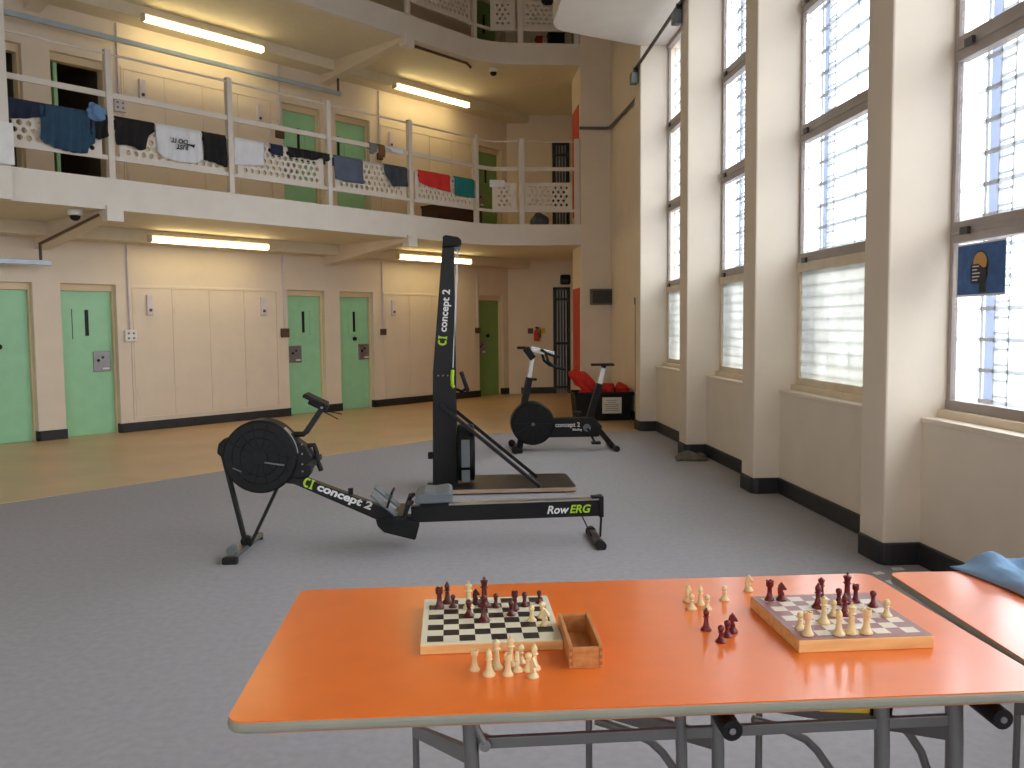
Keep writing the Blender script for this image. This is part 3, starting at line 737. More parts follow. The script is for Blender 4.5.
# ------------------------------------------------------------------ chess
def board(loc, size, h, m1, m2, bord, side, lab, flip, frame):
    t = thing('chess_board', lab, 'chess board', loc)
    m = MB(); m.bb(0, size, 0, size, .0, h); m.build('body', side, t, bevel=.002)
    m = MB(); m.bb(.0015, size - .0015, .0015, size - .0015, h - .001, h + .0012); m.build('border', bord, t)
    q = (size - 2 * frame) / 8
    m = MB(); n = MB()
    for i in range(8):
        for j in range(8):
            (m if (i + j + flip) % 2 == 0 else n).add([(frame + i * q, frame + j * q, h + .0018), (frame + (i + 1) * q, frame + j * q, h + .0018), (frame + (i + 1) * q, frame + (j + 1) * q, h + .0018), (frame + i * q, frame + (j + 1) * q, h + .0018)], [(0, 1, 2, 3)])
    m.build('dark_squares', m1, t); n.build('light_squares', m2, t)
    return t
board((-.069, 1.71, TZ), .293, .020, BSQ, WSQ, WSQ, PINE, 'black and cream chess board on the left of the orange table', 0, .014)
board((.694, 1.646, TZ), .283, .026, RSQ, LSQ, RBORD, PINE, 'reddish-brown bordered chess board on the right of the orange table', 0, .018)
BZ1 = TZ + .0222; BZ2 = TZ + .0282
t = thing('wooden_box', 'open wooden box beside the black and cream chess board', 'box', (.222, 1.613, TZ))
bw, bl, bh, th = .066, .196, .044, .007
m = MB(); m.bb(0, th, 0, bl, 0, bh); m.build('side_panel', PINEV, t, bevel=.001)
m = MB(); m.bb(bw - th, bw, 0, bl, 0, bh); m.build('side_panel', PINEV, t, bevel=.001)
m = MB(); m.bb(th, bw - th, 0, th, 0, bh - .003); m.build('front_panel', PINEV, t, bevel=.001)
m = MB(); m.bb(th, bw - th, bl - th, bl, 0, bh - .003); m.build('back_panel', PINEV, t, bevel=.001)
m = MB(); m.bb(th, bw - th, th, bl - th, 0, .004); m.build('base', PINEV, t)
for xx in (0, bw - th):
    for k in range(3):
        m = MB(); m.bb(xx + .0005, xx + th - .0005, -.0006, .004, .006 + k * .0135, .0125 + k * .0135); m.build('finger_joint', PINED, t)
t.rotation_euler.z = -.02

def piece_mesh(kind, h, m_):
    m = MB(); k = h
    if kind == 'pawn':
        pr = [(.30, 0), (.31, .06), (.24, .14), (.20, .18), (.13, .32), (.105, .5), (.16, .58), (.11, .62), (.15, .68), (.185, .78), (.17, .9), (.09, .98), (.01, 1)]
    elif kind == 'rook':
        pr = [(.24, 0), (.25, .05), (.2, .14), (.16, .2), (.12, .4), (.11, .66), (.17, .74), (.18, .8), (.18, 1), (.12, 1), (.12, .94), (.01, .94)]
    elif kind == 'bishop':
        pr = [(.20, 0), (.205, .05), (.16, .12), (.12, .18), (.085, .36), (.075, .55), (.13, .6), (.08, .64), (.105, .74), (.10, .82), (.055, .92), (.035, .94), (.045, .97), (.01, 1)]
    elif kind == 'queen':
        pr = [(.19, 0), (.195, .04), (.15, .11), (.11, .17), (.08, .36), (.07, .62), (.125, .67), (.075, .71), (.09, .8), (.125, .9), (.08, .93), (.05, .95), (.04, .985), (.01, 1)]
    elif kind == 'king':
        pr = [(.18, 0), (.185, .04), (.145, .1), (.105, .16), (.075, .36), (.07, .60), (.12, .65), (.075, .68), (.085, .76), (.115, .86), (.07, .89), (.02, .90), (.01, .9)]
    else:
        pr = [(.26, 0), (.27, .06), (.22, .14), (.17, .2), (.15, .26), (.01, .27)]
    g = 1.2 if kind in ('queen', 'king', 'bishop') else 1.06
    m.lathe([(r * k * g, z * k) for r, z in pr], n=16)
    if kind == 'king':
        m.bb(-.018 * k, .018 * k, -.018 * k, .018 * k, .89 * k, 1.0 * k); m.bb(-.05 * k, .05 * k, -.018 * k, .018 * k, .935 * k, .965 * k)
    if kind == 'knight':
        head = [(-.15, .25), (.14, .25), (.12, .42), (.05, .52), (.10, .56), (.24, .54), (.27, .62), (.16, .78), (.06, .92), (.0, 1.0), (-.05, .92), (-.15, .82), (-.2, .6), (-.19, .4)]
        m.prism([(a * k, b * k) for a, b in head], -.085 * k, .085 * k)
    if kind == 'rook':
        for q in range(4):
            t = PI / 4 + q * PI / 2; m.box((.15 * k * math.cos(t), .15 * k * math.sin(t), 1.02 * k), (.07 * k, .1 * k, .06 * k), Matrix.Rotation(t, 3, 'Z'))
    return m
PCACHE = {}
def piece(kind, h, m_, x, y, z, lab, rz=0):
    h *= .94
    key = (kind, m_.name)
    nm = 'chess_' + kind
    if key not in PCACHE:
        o = piece_mesh(kind, 1.0, m_).build(nm, m_, smooth=45)
        if kind == 'knight':
            md = o.modifiers.new('b', 'BEVEL'); md.width = .05; md.segments = 2; md.limit_method = 'ANGLE'; md.angle_limit = .7
        PCACHE[key] = o
    else:
        o = PCACHE[key].copy(); COL.objects.link(o)
    o.location = (x, y, z); o.scale = (h, h, h); o.rotation_euler.z = rz
    return tag(o, lab, 'chess piece', GRP[0])
GRP = ['pieces on the black and cream board']
D, L = DPIECE, LPIECE
lb = 'on the black and cream board'
for a in [('rook', .049, D, -.032, 1.933, 'dark rook at the far left corner ' + lb), ('bishop', .054, D, -.014, 1.968, 'dark bishop on the far edge at the left ' + lb), ('pawn', .032, D, -.001, 1.935, 'dark pawn right of the far left dark rook ' + lb),
          ('king', .066, L, .035, 1.926, 'pale king standing among dark pieces, far side ' + lb), ('pawn', .040, D, .034, 1.872, 'dark pawn in front of the pale king ' + lb), ('king', .074, D, .071, 1.935, 'tallest dark king on the far side ' + lb),
          ('queen', .062, D, .066, 1.836, 'dark queen in front of the tallest dark king ' + lb), ('knight', .040, D, .052, 1.952, 'dark knight behind the dark queen ' + lb), ('pawn', .034, D, .097, 1.927, 'dark pawn alone right of the tall dark king ' + lb),
          ('rook', .043, D, .139, 1.905, 'dark rook behind a pawn, right of centre ' + lb), ('pawn', .035, D, .128, 1.869, 'dark pawn before the dark rook, right of centre ' + lb), ('pawn', .035, D, .163, 1.928, 'second dark pawn from the right, far edge ' + lb),
          ('pawn', .032, D, .199, 1.945, 'dark pawn in the far right corner ' + lb), ('pawn', .036, L, .170, 1.828, 'pale pawn alone in the middle of the right half ' + lb), ('knight', .040, L, .196, 1.796, 'pale knight nearest on the right edge ' + lb),
          ('pawn', .038, L, .195, 1.846, 'pale pawn behind the pale knight on the right edge ' + lb)]:
    piece(*a[:5], BZ1, a[5], rz=random.uniform(-.6, .6))
GRP[0] = 'pale captured pieces before the black and cream board'
fr = 'standing before the black and cream board'
for a in [('rook', .042, L, .039, 1.623, 'pale rook at the left end of the group ' + fr), ('bishop', .055, L, .066, 1.598, 'pale bishop second from the left ' + fr), ('queen', .062, L, .082, 1.628, 'tall pale queen third from the left ' + fr),
          ('rook', .043, L, .102, 1.594, 'pale rook in the middle front ' + fr), ('king', .064, L, .110, 1.640, 'tall pale king at the back middle ' + fr), ('knight', .044, L, .121, 1.609, 'pale knight right of the middle front rook ' + fr),
          ('pawn', .040, L, .131, 1.650, 'pale pawn at the back of the group ' + fr), ('knight', .042, L, .149, 1.578, 'nearest pale knight at the right end ' + fr), ('bishop', .054, L, .155, 1.618, 'pale bishop at the right end back ' + fr),
          ('pawn', .038, L, .143, 1.612, 'pale pawn between the right end knight and bishop ' + fr)]:
    piece(*a[:5], TZ, a[5], rz=random.uniform(-2, 2))
GRP[0] = 'loose pieces between the two boards'
for a in [('pawn', .039, L, .555, 1.932, 'pale pawn front left in the cluster between the boards'), ('knight', .046, L, .562, 1.985, 'pale knight behind the front left pale pawn between the boards'), ('bishop', .049, L, .585, 1.962, 'pale bishop in the middle of the pale cluster between the boards'),
          ('pawn', .038, L, .590, 1.925, 'pale pawn behind the dark bishop between the boards'), ('pawn', .039, L, .651, 1.986, 'pale pawn standing apart between the cluster and right board'), ('knight', .045, L, .734, 2.051, 'pale knight by the far table edge behind the right board')]:
    piece(*a[:5], TZ, a[5], rz=random.uniform(-1, 1))
D = RPIECE
for a in [('bishop', .053, D, .548, 1.794, 'dark red bishop left of the dark red pawns between the boards'), ('pawn', .039, D, .558, 1.722, 'nearest dark red pawn between the boards'), ('pawn', .038, D, .581, 1.752, 'middle dark red pawn of the row between the boards'), ('knight', .047, D, .600, 1.775, 'dark red knight behind the two dark red pawns between the boards')]:
    piece(*a[:5], TZ, a[5], rz=random.uniform(-.4, .4))
GRP[0] = 'pieces on the reddish-brown bordered board'
lb = 'on the red-bordered board'
for a in [('rook', .048, D, .727, 1.893, 'dark red rook at the far left ' + lb), ('knight', .046, D, .754, 1.891, 'dark red knight right of the far left rook ' + lb), ('bishop', .060, D, .815, 1.832, 'dark red bishop behind the pale queen ' + lb),
          ('queen', .060, D, .840, 1.872, 'dark red queen behind the dark red bishop ' + lb), ('queen', .062, L, .785, 1.735, 'pale queen left of centre ' + lb), ('pawn', .037, L, .826, 1.778, 'pale pawn behind the pale bishop, centre ' + lb),
          ('pawn', .038, L, .722, 1.707, 'pale pawn at the near left edge ' + lb), ('rook', .050, L, .722, 1.670, 'pale rook in the near left corner ' + lb), ('bishop', .058, L, .786, 1.666, 'pale bishop on the near edge ' + lb),
          ('king', .068, L, .815, 1.671, 'pale king on the near edge ' + lb), ('rook', .053, L, .845, 1.668, 'pale rook right of the pale king on the near edge ' + lb), ('pawn', .040, L, .938, 1.763, 'pale pawn on the right edge ' + lb),
          ('pawn', .039, D, .940, 1.827, 'dark red pawn at the far right ' + lb), ('king', .075, D, .895, 1.859, 'tallest dark red king on the far side ' + lb), ('pawn', .039, D, .872, 1.852, 'dark red pawn left of the dark red king ' + lb),
          ('rook', .042, D, .916, 1.861, 'dark red rook right of the dark red king ' + lb), ('bishop', .053, D, .850, 1.776, 'dark red bishop in the centre beside the pale pawn ' + lb)]:
    piece(*a[:5], BZ2, a[5], rz=random.uniform(-.5, .5))

# ------------------------------------------------------------------ lettering helper: crescent-and-bar mark
def mark(parent, loc, rot, sz):
    m = MB()
    n = 16; out = []; inn = []
    for k in range(n + 1):
        t = math.radians(52 + 256 * k / n)
        out.append((.40 * sz * math.cos(t), .5 * sz * math.sin(t))); inn.append((.17 * sz * math.cos(t), .30 * sz * math.sin(t)))
    for k in range(n):
        a_, b_, c_, d_ = out[k], out[k + 1], inn[k + 1], inn[k]
        m.add([(*a_, 0), (*b_, 0), (*c_, 0), (*d_, 0), (*a_, .001), (*b_, .001), (*c_, .001), (*d_, .001)], [(0, 1, 2, 3), (4, 7, 6, 5), (0, 4, 5, 1), (2, 6, 7, 3)])
    x = .42 * sz
    bar = [(x - .12 * sz, .5 * sz), (x + .28 * sz, .5 * sz), (x + .18 * sz, .3 * sz), (x + .15 * sz, 0), (x + .18 * sz, -.3 * sz), (x + .28 * sz, -.5 * sz), (x - .12 * sz, -.5 * sz), (x - .02 * sz, -.3 * sz), (x + .0 * sz, 0), (x - .02 * sz, .3 * sz)]
    m.prism(bar, 0, .001, plane='xy')
    o = m.build('green_mark', LIME, parent); M = rot.to_4x4(); M.translation = Vector(loc); o.matrix_local = M; return o

# ------------------------------------------------------------------ rowing machine (x along the rail, floor at z=0)
R_ = thing('rowing_machine', 'black rowing machine with flywheel on the left and long rail', 'rowing machine', (0, 5.45, 0))
fx, fz, fr_ = -1.18, .607, .228
m = MB(); m.cyl((fx, -.085, fz), (fx, .085, fz), fr_, n=48); fw = m.build('flywheel_cage', BLACK, R_, smooth=True, bevel=.012)
m = MB()
for k in range(14):
    t = 2 * PI * k / 14; m.bar((fx + .05 * math.cos(t), -.088, fz + .05 * math.sin(t)), (fx + .215 * math.cos(t), -.088, fz + .215 * math.sin(t)), .006, .006)
m.cyl((fx, -.096, fz), (fx, -.085, fz), .045, n=20)
for r in (.12, .17): m.tube([(fx + r * math.cos(2 * PI * k / 32), -.088, fz + r * math.sin(2 * PI * k / 32)) for k in range(32)], .003, 6, closed=True)
m.build('cage_ribs', BLACK, fw)
def arc_band(cx, cz, r, a0, a1, y0, y1, th=.004, n=20):
    m = MB(); vs = []
    for k in range(n + 1):
        t = math.radians(a0 + (a1 - a0) * k / n); c_, s_ = math.cos(t), math.sin(t)
        vs += [(cx + r * c_, y0, cz + r * s_), (cx + r * c_, y1, cz + r * s_), (cx + (r + th) * c_, y1, cz + (r + th) * s_), (cx + (r + th) * c_, y0, cz + (r + th) * s_)]
    fs = []
    for k in range(n):
        for q in range(4): fs.append((4 * k + q, 4 * k + (q + 1) % 4, 4 * k + 4 + (q + 1) % 4, 4 * k + 4 + q))
    fs += [(0, 1, 2, 3), (4 * n + 3, 4 * n + 2, 4 * n + 1, 4 * n)]
    return m.add(vs, fs)
arc_band(fx, fz, fr_ + .001, 5, 50, -.082, -.02).build('perforated_band', ALU, fw)
m = MB(); m.prism([(-1.452, .63), (-1.44, .69), (-1.40, .725), (-1.36, .72), (-1.30, .50), (-1.36, .49), (-1.40, .58)], -.05, .05); m.build('front_housing', BLACK, R_, bevel=.01)
m = MB(); m.bar((-1.345, -.10, .545), (-1.29, -.10, .52), .004, .006); m.bar((-1.15, -.10, .575), (-1.03, -.10, .556), .006, .01); m.build('damper_lever', GREYP, fw)
m = MB(); m.prism([(-1.06, .80), (-.985, .74), (-.955, .70), (-.90, .66), (-.865, .60), (-.868, .53), (-.89, .47), (-.96, .46), (-1.05, .50), (-1.1, .6)], -.07, .07); m.build('chain_housing', BLACK, R_, bevel=.01)
m = MB(); m.tube([(-.90, 0, .66), (-.862, 0, .665), (-.848, 0, .62), (-.842, 0, .56), (-.82, 0, .50)], .016, 10); m.bar((-.86, -.26, .56), (-.86, .2, .56), .03, .03); h = m.build('handle', RUBBER, R_, smooth=True)
for zz in (.555, .51, .62, .68):
    m = MB(); m.cyl((-.925, -.074, zz), (-.925, -.069, zz), .006, n=8); m.build('bolt', STEEL, R_)
# main frame: inclined beam then flat monorail
m = MB(); m.prism([(-1.10, .50), (-.955, .475), (-.46, .272), (-.28, .205), (-.24, .19), (-.24, .155), (-.35, .14), (-.475, .185), (-.985, .425), (-1.10, .44)], -.042, .042); m.build('inclined_frame', BLACKM, R_, bevel=.004)
m = MB(); m.prism([(-.482, .19), (-.47, .145), (-.43, .105), (-.24, .052), (-.232, .06), (-.208, .145), (-.21, .17), (-.40, .21)], -.055, .055); m.build('frame_lock', BLACK, R_, bevel=.005)
m = MB(); m.prism([(-.26, .16), (-.26, .262), (.955, .276), (.955, .172)], -.035, .035); rl_ = m.build('monorail', BLACKM, R_, bevel=.003)
m = MB(); m.prism([(-.20, .2630), (-.20, .272), (.945, .285), (.945, .276)], -.032, .032); m.build('steel_track', ALU, rl_)
m = MB(); m.prism([(.945, .165), (.945, .30), (.975, .30), (.975, .165)], -.045, .045); m.bb(.90, .95, -.03, .03, .28, .30); m.build('end_stop', BLACK, rl_, bevel=.004)
lettering('lettering', 'Row', .072, LETW, rl_, (.605, -.0356, .2175), basis((1, 0, .012), (0, 0, 1), (0, -1, 0)), bold=.0016, shear=.25, sx=1.0)
lettering('lettering', 'ERG', .072, LIME, rl_, (.752, -.0356, .2195), basis((1, 0, .012), (0, 0, 1), (0, -1, 0)), bold=.0016, shear=.25, sx=1.0)
an = math.atan2(.272 - .475, -.46 + .955); dx = Vector((math.cos(an), 0, math.sin(an))); dzv = Vector((-math.sin(an), 0, math.cos(an)))
rot = basis(dx, dzv, (0, -1, 0))
c0 = Vector((-.955, -.0425, .450))
o = mark(R_, c0 + dx * .055 + dzv * .004, rot, .062)
lettering('lettering', 'concept 2', .068, LETW, R_, c0 + dx * .122 + dzv * .004, rot, bold=.0024, sx=1.32, shear=.1)
m = MB(); m.cyl((-.64, 0, .345), (-.64, 0, .385), .016, n=12); m.build('frame_pin', BLACK, R_, smooth=True)
# feet rests
for sgn in (-1, 1):
    m = MB(); y = sgn * .125
    m.bar((-.50, y, .37), (-.32, y, .215), .11, .014, up=(0, 0, 1)); fp_ = m.build('footrest', GREYP, R_, bevel=.004)
    m = MB(); m.tube([(-.40, y - .055, .29), (-.385, y - .05, .335), (-.375, y, .352), (-.385, y + .05, .335), (-.40, y + .055, .29)], .008, 8); m.build('foot_strap', BLACK, fp_, smooth=True)
    m = MB(); m.tube([(-.30, y - .05, .22), (-.27, y - .045, .30), (-.25, y, .31), (-.27, y + .045, .30), (-.30, y + .05, .22)], .014, 8); m.build('heel_cup', BLACK, fp_, smooth=True)
m = MB(); m.bar((-.33, -.19, .225), (-.33, .19, .225), .05, .03); m.build('footrest_bar', BLACKM, R_)
# seat
m = MB(); n = 10; vs = []
m.prism([(-.235, .315), (-.22, .352), (-.17, .372), (-.10, .365), (-.02, .376), (.005, .36), (.005, .305), (-.22, .30)], -.15, .15); st = m.build('seat', GREYP, R_, bevel=.015, seg=3)
m = MB(); m.bb(-.20, -.02, -.06, .06, .268, .305); m.build('seat_carriage', BLACK, st)
# front legs
m = MB(); m.bar((-1.425, 0, .62), (-1.30, 0, .035), .05, .022); m.build('front_leg', BLACKM, R_, bevel=.003)
m = MB(); m.bar((-1.08, 0, .43), (-1.275, 0, .035), .05, .018); m.build('front_leg', BLACKM, R_, bevel=.003)
m = MB(); m.bar((-1.33, -.28, .03), (-1.285, .30, .03), .06, .02); ff = m.build('front_foot', TUBE, R_, bevel=.003)
for yy, mm in ((-.21, GREYP), (.02, RUBBER)):
    m = MB(); m.cyl((-1.335 + .03 * (yy > 0), yy - .03, .062), (-1.335 + .03 * (yy > 0), yy + .03, .062), .028, n=18); m.build('transport_wheel', mm, ff, smooth=True)
m = MB(); m.bar((-1.37, -.30, .02), (-1.28, -.30, .02), .05, .04); m.build('foot_pad', RUBBER, ff, bevel=.008)
m = MB(); m.bar((-1.32, .29, .02), (-1.26, .30, .02), .05, .04); m.build('foot_pad', RUBBER, ff, bevel=.008)
# monitor
m = MB(); m.tube([(-.985, 0, .735), (-.925, 0, .735), (-.905, 0, .755)], .018, 10); m.bar((-.91, 0, .745), (-.795, 0, .91), .03, .034); arm = m.build('monitor_arm', BLACKM, R_)
m = MB(); m.bar((-.91, 0, .985), (-.775, 0, .918), .17, .024); mo = m.build('monitor', BLACK, R_, bevel=.006)
m = MB(); m.bar((-.88, 0, .95), (-.77, 0, .895), .10, .045); m.build('battery_case', BLACK, mo, bevel=.006)
m = MB(); m.bar((-.80, -.05, .885), (-.70, -.06, .832), .008, .006); m.bar((-.79, .05, .875), (-.69, .06, .85), .008, .006); m.build('phone_holder', BLACK, mo)
m = MB(); m.cyl((-.80, -.052, .905), (-.80, -.06, .905), .008, n=8); m.build('bolt', STEEL, mo)
# rear leg
m = MB()
m.bar((.962, -.02, .175), (.955, -.02, .035), .012, .016); m.build('rear_leg', BLACKM, R_)
m = MB(); m.bar((.835, -.02, .175), (.90, -.02, .035), .008, .008); m.build('rear_strut', BLACKM, R_)
m = MB(); m.bar((.925, -.20, .022), (.925, .16, .022), .055, .036); rf = m.build('rear_foot', DSTEEL, R_, bevel=.006)
for yy in (-.21, .17):
    m = MB(); m.cyl((.925, yy - .02, .024), (.925, yy + .02, .024), .034, n=16); m.build('foot_pad', RUBBER, rf, smooth=True)

# ------------------------------------------------------------------ ski machine
K = thing('ski_machine', 'tall black ski trainer column with platform behind the rower', 'ski machine', (0, 7.4, 0))
m = MB(); m.prism([(-.162, .02), (.054, .02), (.051, 1.01), (.050, 2.13), (-.044, 2.14), (-.146, 1.01)], -.10, .10); m.build('column', BLACKM, K, bevel=.008)
m = MB(); m.prism([(-.046, 2.06), (-.046, 2.155), (-.02, 2.165), (.08, 2.15), (.112, 2.125), (.112, 2.09), (.085, 2.07)], -.13, .13); hd = m.build('pulley_head', BLACK, K, bevel=.012)
for yy in (-.09, .09):
    m = MB(); m.cyl((.075, yy - .012, 2.075), (.075, yy + .012, 2.075), .03, n=16); m.build('pulley', GREYP, hd, smooth=True)
m = MB(); m.tube([(.075, -.09, 2.06), (.025, -.10, 1.05)], .004, 6); m.build('rope', WHTC, K)
m = MB(); m.tube([(.085, .09, 2.06), (.035, .115, 1.05)], .004, 6); m.build('rope', WHTC, K)
m = MB(); m.tube([(.022, -.105, 1.03), (.016, -.12, .97), (.018, -.12, .90), (.03, -.115, .885)], .016, 10); g = m.build('handle', LIME, K, smooth=True); g['label'] = 'lime green pull handle'
m = MB(); m.tube([(.033, .12, 1.03), (.028, .125, .97), (.030, .125, .90)], .016, 10); g = m.build('handle', LIME, K, smooth=True); g['label'] = 'lime green pull handle'
for x in (-.10, -.06, -.02):
    m = MB(); m.cyl((x, -.102, .985), (x, -.099, .985), .007, n=8); m.build('bolt', STEEL, K)
m = MB(); m.tube([(.05, 0, .86), (.10, 0, .84), (.13, 0, .86)], .012, 8); m.build('monitor_arm', BLACK, K)
m = MB(); m.bar((.15, 0, .845), (.095, 0, 1.01), .16, .035); m.build('monitor', BLACK, K, bevel=.008)
# flywheel cage at the bottom, disc across y
m = MB(); m.cyl((.055, 0, .31), (.20, 0, .31), .245, n=40); kf = m.build('flywheel_cage', BLACK, K, smooth=True, bevel=.015)
m = MB(); m.bb(.085, .155, -.252, -.235, .22, .45); m.bb(.085, .155, -.222, -.205, .09, .19); m.build('perforated_band', GREYP, kf)
m = MB(); m.bb(-.21, -.15, -.10, -.03, .0, .06); m.bb(-.20, -.155, -.09, -.05, .27, .33); m.build('rear_foot', BLACK, K, bevel=.01)
m = MB(); m.prism(rrect(-.10, 1.05, -.335, .345, .05), .012, .045, plane='xy'); pf = m.build('platform', PLY, K, bevel=.003)
m = MB(); m.prism(rrect(-.095, 1.045, -.33, .34, .05), .045, .049, plane='xy'); m.build('grey_mat', DSTEEL, pf)
m = MB(); m.bb(-.05, .95, -.30, .30, 0, .012); m.build('platform_feet', RUBBER, pf)
for a_, b_ in (((-.085, -.11, .735), (.738, -.33, .055)), ((.0, .11, .70), (.757, .14, .055))):
    m = MB(); m.bar(a_, b_, .03, .03); m.build('strut', BLACKM, K, bevel=.003)
rot = basis((.037 / 1, 0, 1), (-1, 0, .037), (0, -1, 0))
up_ = Vector((.10, 0, 1)).normalized(); rot = basis(up_, (-up_.z, 0, up_.x), (0, -1, 0))
mark(K, (-.062, -.101, 1.27), rot, .075)
lettering('lettering', 'concept 2', .088, LETW, K, Vector((-.062, -.101, 1.27)) + up_ * .085, rot, bold=.002, sx=1.02)

# ------------------------------------------------------------------ exercise bike
B_ = thing('exercise_bike', 'black and white exercise bike in front of the black bin', 'exercise bike', (0, 9.56, 0))
m = MB(); m.cyl((.912, -.10, .31), (.912, .10, .31), .243, n=44); bf = m.build('flywheel_cage', BLACK, B_, smooth=True, bevel=.02)
m = MB(); m.cyl((.927, -.108, .30), (.927, -.098, .30), .018, n=14)
for k in range(12):
    t = 2 * PI * k / 12; m.bar((.912 + .04 * math.cos(t), -.102, .31 + .04 * math.sin(t)), (.912 + .22 * math.cos(t), -.102, .31 + .22 * math.sin(t)), .006, .006)
m.build('cage_ribs', BLACKM, bf)
m = MB(); m.cyl((.912, -.116, .305), (.912, -.106, .305), .02, n=14); m.build('hub_cap', GREYP, bf)
m = MB(); m.prism([(1.05, .36), (1.60, .365), (1.70, .26), (1.66, .145), (1.05, .145)], -.06, .06); m.build('main_beam', BLACKM, B_, bevel=.01)
lettering('lettering', 'concept 2', .07, LETW, B_, (1.165, -.0612, .285), FACE_Y, bold=.001)
lettering('lettering', 'BikeErg', .034, LETW, B_, (1.36, -.0612, .23), FACE_Y, bold=.0006)
m = MB(); m.bar((.815, 0, .49), (.885, 0, .82), .07, .075); m.build('front_post', BLACKM, B_, bevel=.006)
m = MB(); m.bar((.878, 0, .80), (.925, 0, 1.06), .045, .05); m.build('handlebar_stem', WHITE, B_, bevel=.006)
m = MB(); m.cyl((.91, .05, .80), (.95, -.06, .80), .016, n=12); m.build('height_knob', BLACK, B_, smooth=True)
m = MB(); m.bar((.845, 0, 1.15), (.93, 0, 1.03), .08, .075); m.bb(.75, .85, -.07, .07, 1.14, 1.168); m.build('monitor', BLACK, B_, bevel=.01)
m = MB(); m.bar((.90, 0, 1.14), (1.16, 0, 1.075), .05, .06); m.build('handlebar_arm', WHITE, B_, bevel=.008)
for yy in (-1, 1):
    m = MB(); m.tube([(1.02, yy * .03, 1.125), (1.03, yy * .12, 1.12), (1.05, yy * .2, 1.10), (1.12, yy * .22, 1.07), (1.20, yy * .215, 1.06)], .016, 10)
    m.tube([(1.05, yy * .2, 1.09), (1.075, yy * .22, 1.0), (1.14, yy * .225, .945), (1.25, yy * .22, .92)], .016, 10); m.build('handlebar', RUBBER, B_, smooth=True)
m = MB(); m.bar((1.555, 0, .33), (1.68, 0, .74), .06, .075); m.build('seat_tube', BLACKM, B_, bevel=.006)
m = MB(); m.bar((1.675, 0, .72), (1.725, 0, .925), .04, .052); m.build('seat_post', WHITE, B_, bevel=.006)
m = MB(); m.bar((1.72, 0, .915), (1.73, 0, .945), .05, .05); m.prism([(-.145, -.02), (-.145, .02), (-.06, .035), (.03, .07), (.10, .085), (.115, .06), (.115, -.06), (.10, -.085), (.03, -.07), (-.06, -.035)], .94, .968, plane='xy', org=(1.725, 0, 0)); m.build('saddle', BLACK, B_, bevel=.008)
m = MB(); m.bar((1.64, 0, .25), (1.83, 0, .02), .06, .06); m.bar((1.83, -.22, .025), (1.83, .22, .025), .05, .045); rl2 = m.build('rear_leg', BLACKM, B_, bevel=.005)
for yy in (-.24, .24):
    m = MB(); m.cyl((1.83, yy - .02, .03), (1.83, yy + .02, .03), .032, n=14); m.build('foot_pad', RUBBER, rl2, smooth=True)
m = MB(); m.bar((.79, 0, .16), (.765, 0, .03), .07, .06); m.bar((.75, -.26, .028), (.75, .26, .028), .06, .045); fl2 = m.build('front_leg', BLACKM, B_, bevel=.005)
for yy in (-.27, .27):
    m = MB(); m.cyl((.70, yy - .025, .045), (.70, yy + .025, .045), .042, n=16); m.build('transport_wheel', RUBBER, fl2, smooth=True)
m = MB(); m.cyl((1.522, -.085, .25), (1.522, -.06, .25), .042, n=20); cr = m.build('crank_cover', GREYP, B_, smooth=True)
m = MB(); m.bar((1.522, -.095, .25), (1.60, -.095, .10), .018, .024); ca = m.build('crank_arm', BLACKM, B_)
m = MB(); m.bb(1.56, 1.66, -.19, -.10, .075, .105); m.build('pedal', BLACK, ca, bevel=.008)
m = MB(); m.bar((1.522, .095, .25), (1.444, .095, .40), .018, .024); ca = m.build('crank_arm', BLACKM, B_)
m = MB(); m.bb(1.40, 1.49, .10, .19, .385, .415); m.build('pedal', BLACK, ca, bevel=.008)

# ------------------------------------------------------------------ black bin with red bibs
T_ = thing('storage_bin', 'black storage bin with a white notice, standing by the farthest pillar', 'bin', (2.23, 12.32, 0))
m = MB(); x0, x1, d, h = -.42, .42, .50, .405
m.add([(x0 + .03, .02, .0), (x1 - .03, .02, .0), (x1 - .03, d - .02, .0), (x0 + .03, d - .02, .0), (x0, 0, h), (x1, 0, h), (x1, d, h), (x0, d, h)], [(3, 2, 1, 0), (0, 1, 5, 4), (1, 2, 6, 5), (2, 3, 7, 6), (3, 0, 4, 7)])
m.build('body', BLACK, T_, solid=.01)
m = MB(); m.tube([(x0 - .01, -.01, h), (x1 + .01, -.01, h), (x1 + .01, d + .01, h), (x0 - .01, d + .01, h)], .018, 8, closed=True); m.build('rim', BLACK, T_)
m = MB(); m.add([(-.03, -.006, .11), (.255, -.006, .11), (.255, -.012, .345), (-.03, -.012, .345)], [(0, 1, 2, 3)]); nt_ = m.build('notice', WHITEPAPER, T_, solid=.003)
m = MB()
for k, wd in enumerate((.16, .12, .22, .2, .18, .21)): m.bb(.112 - wd / 2, .112 + wd / 2, -.0165, -.0145, .30 - k * .03, .306 - k * .03)
m.build('print_line', GREYP, nt_)
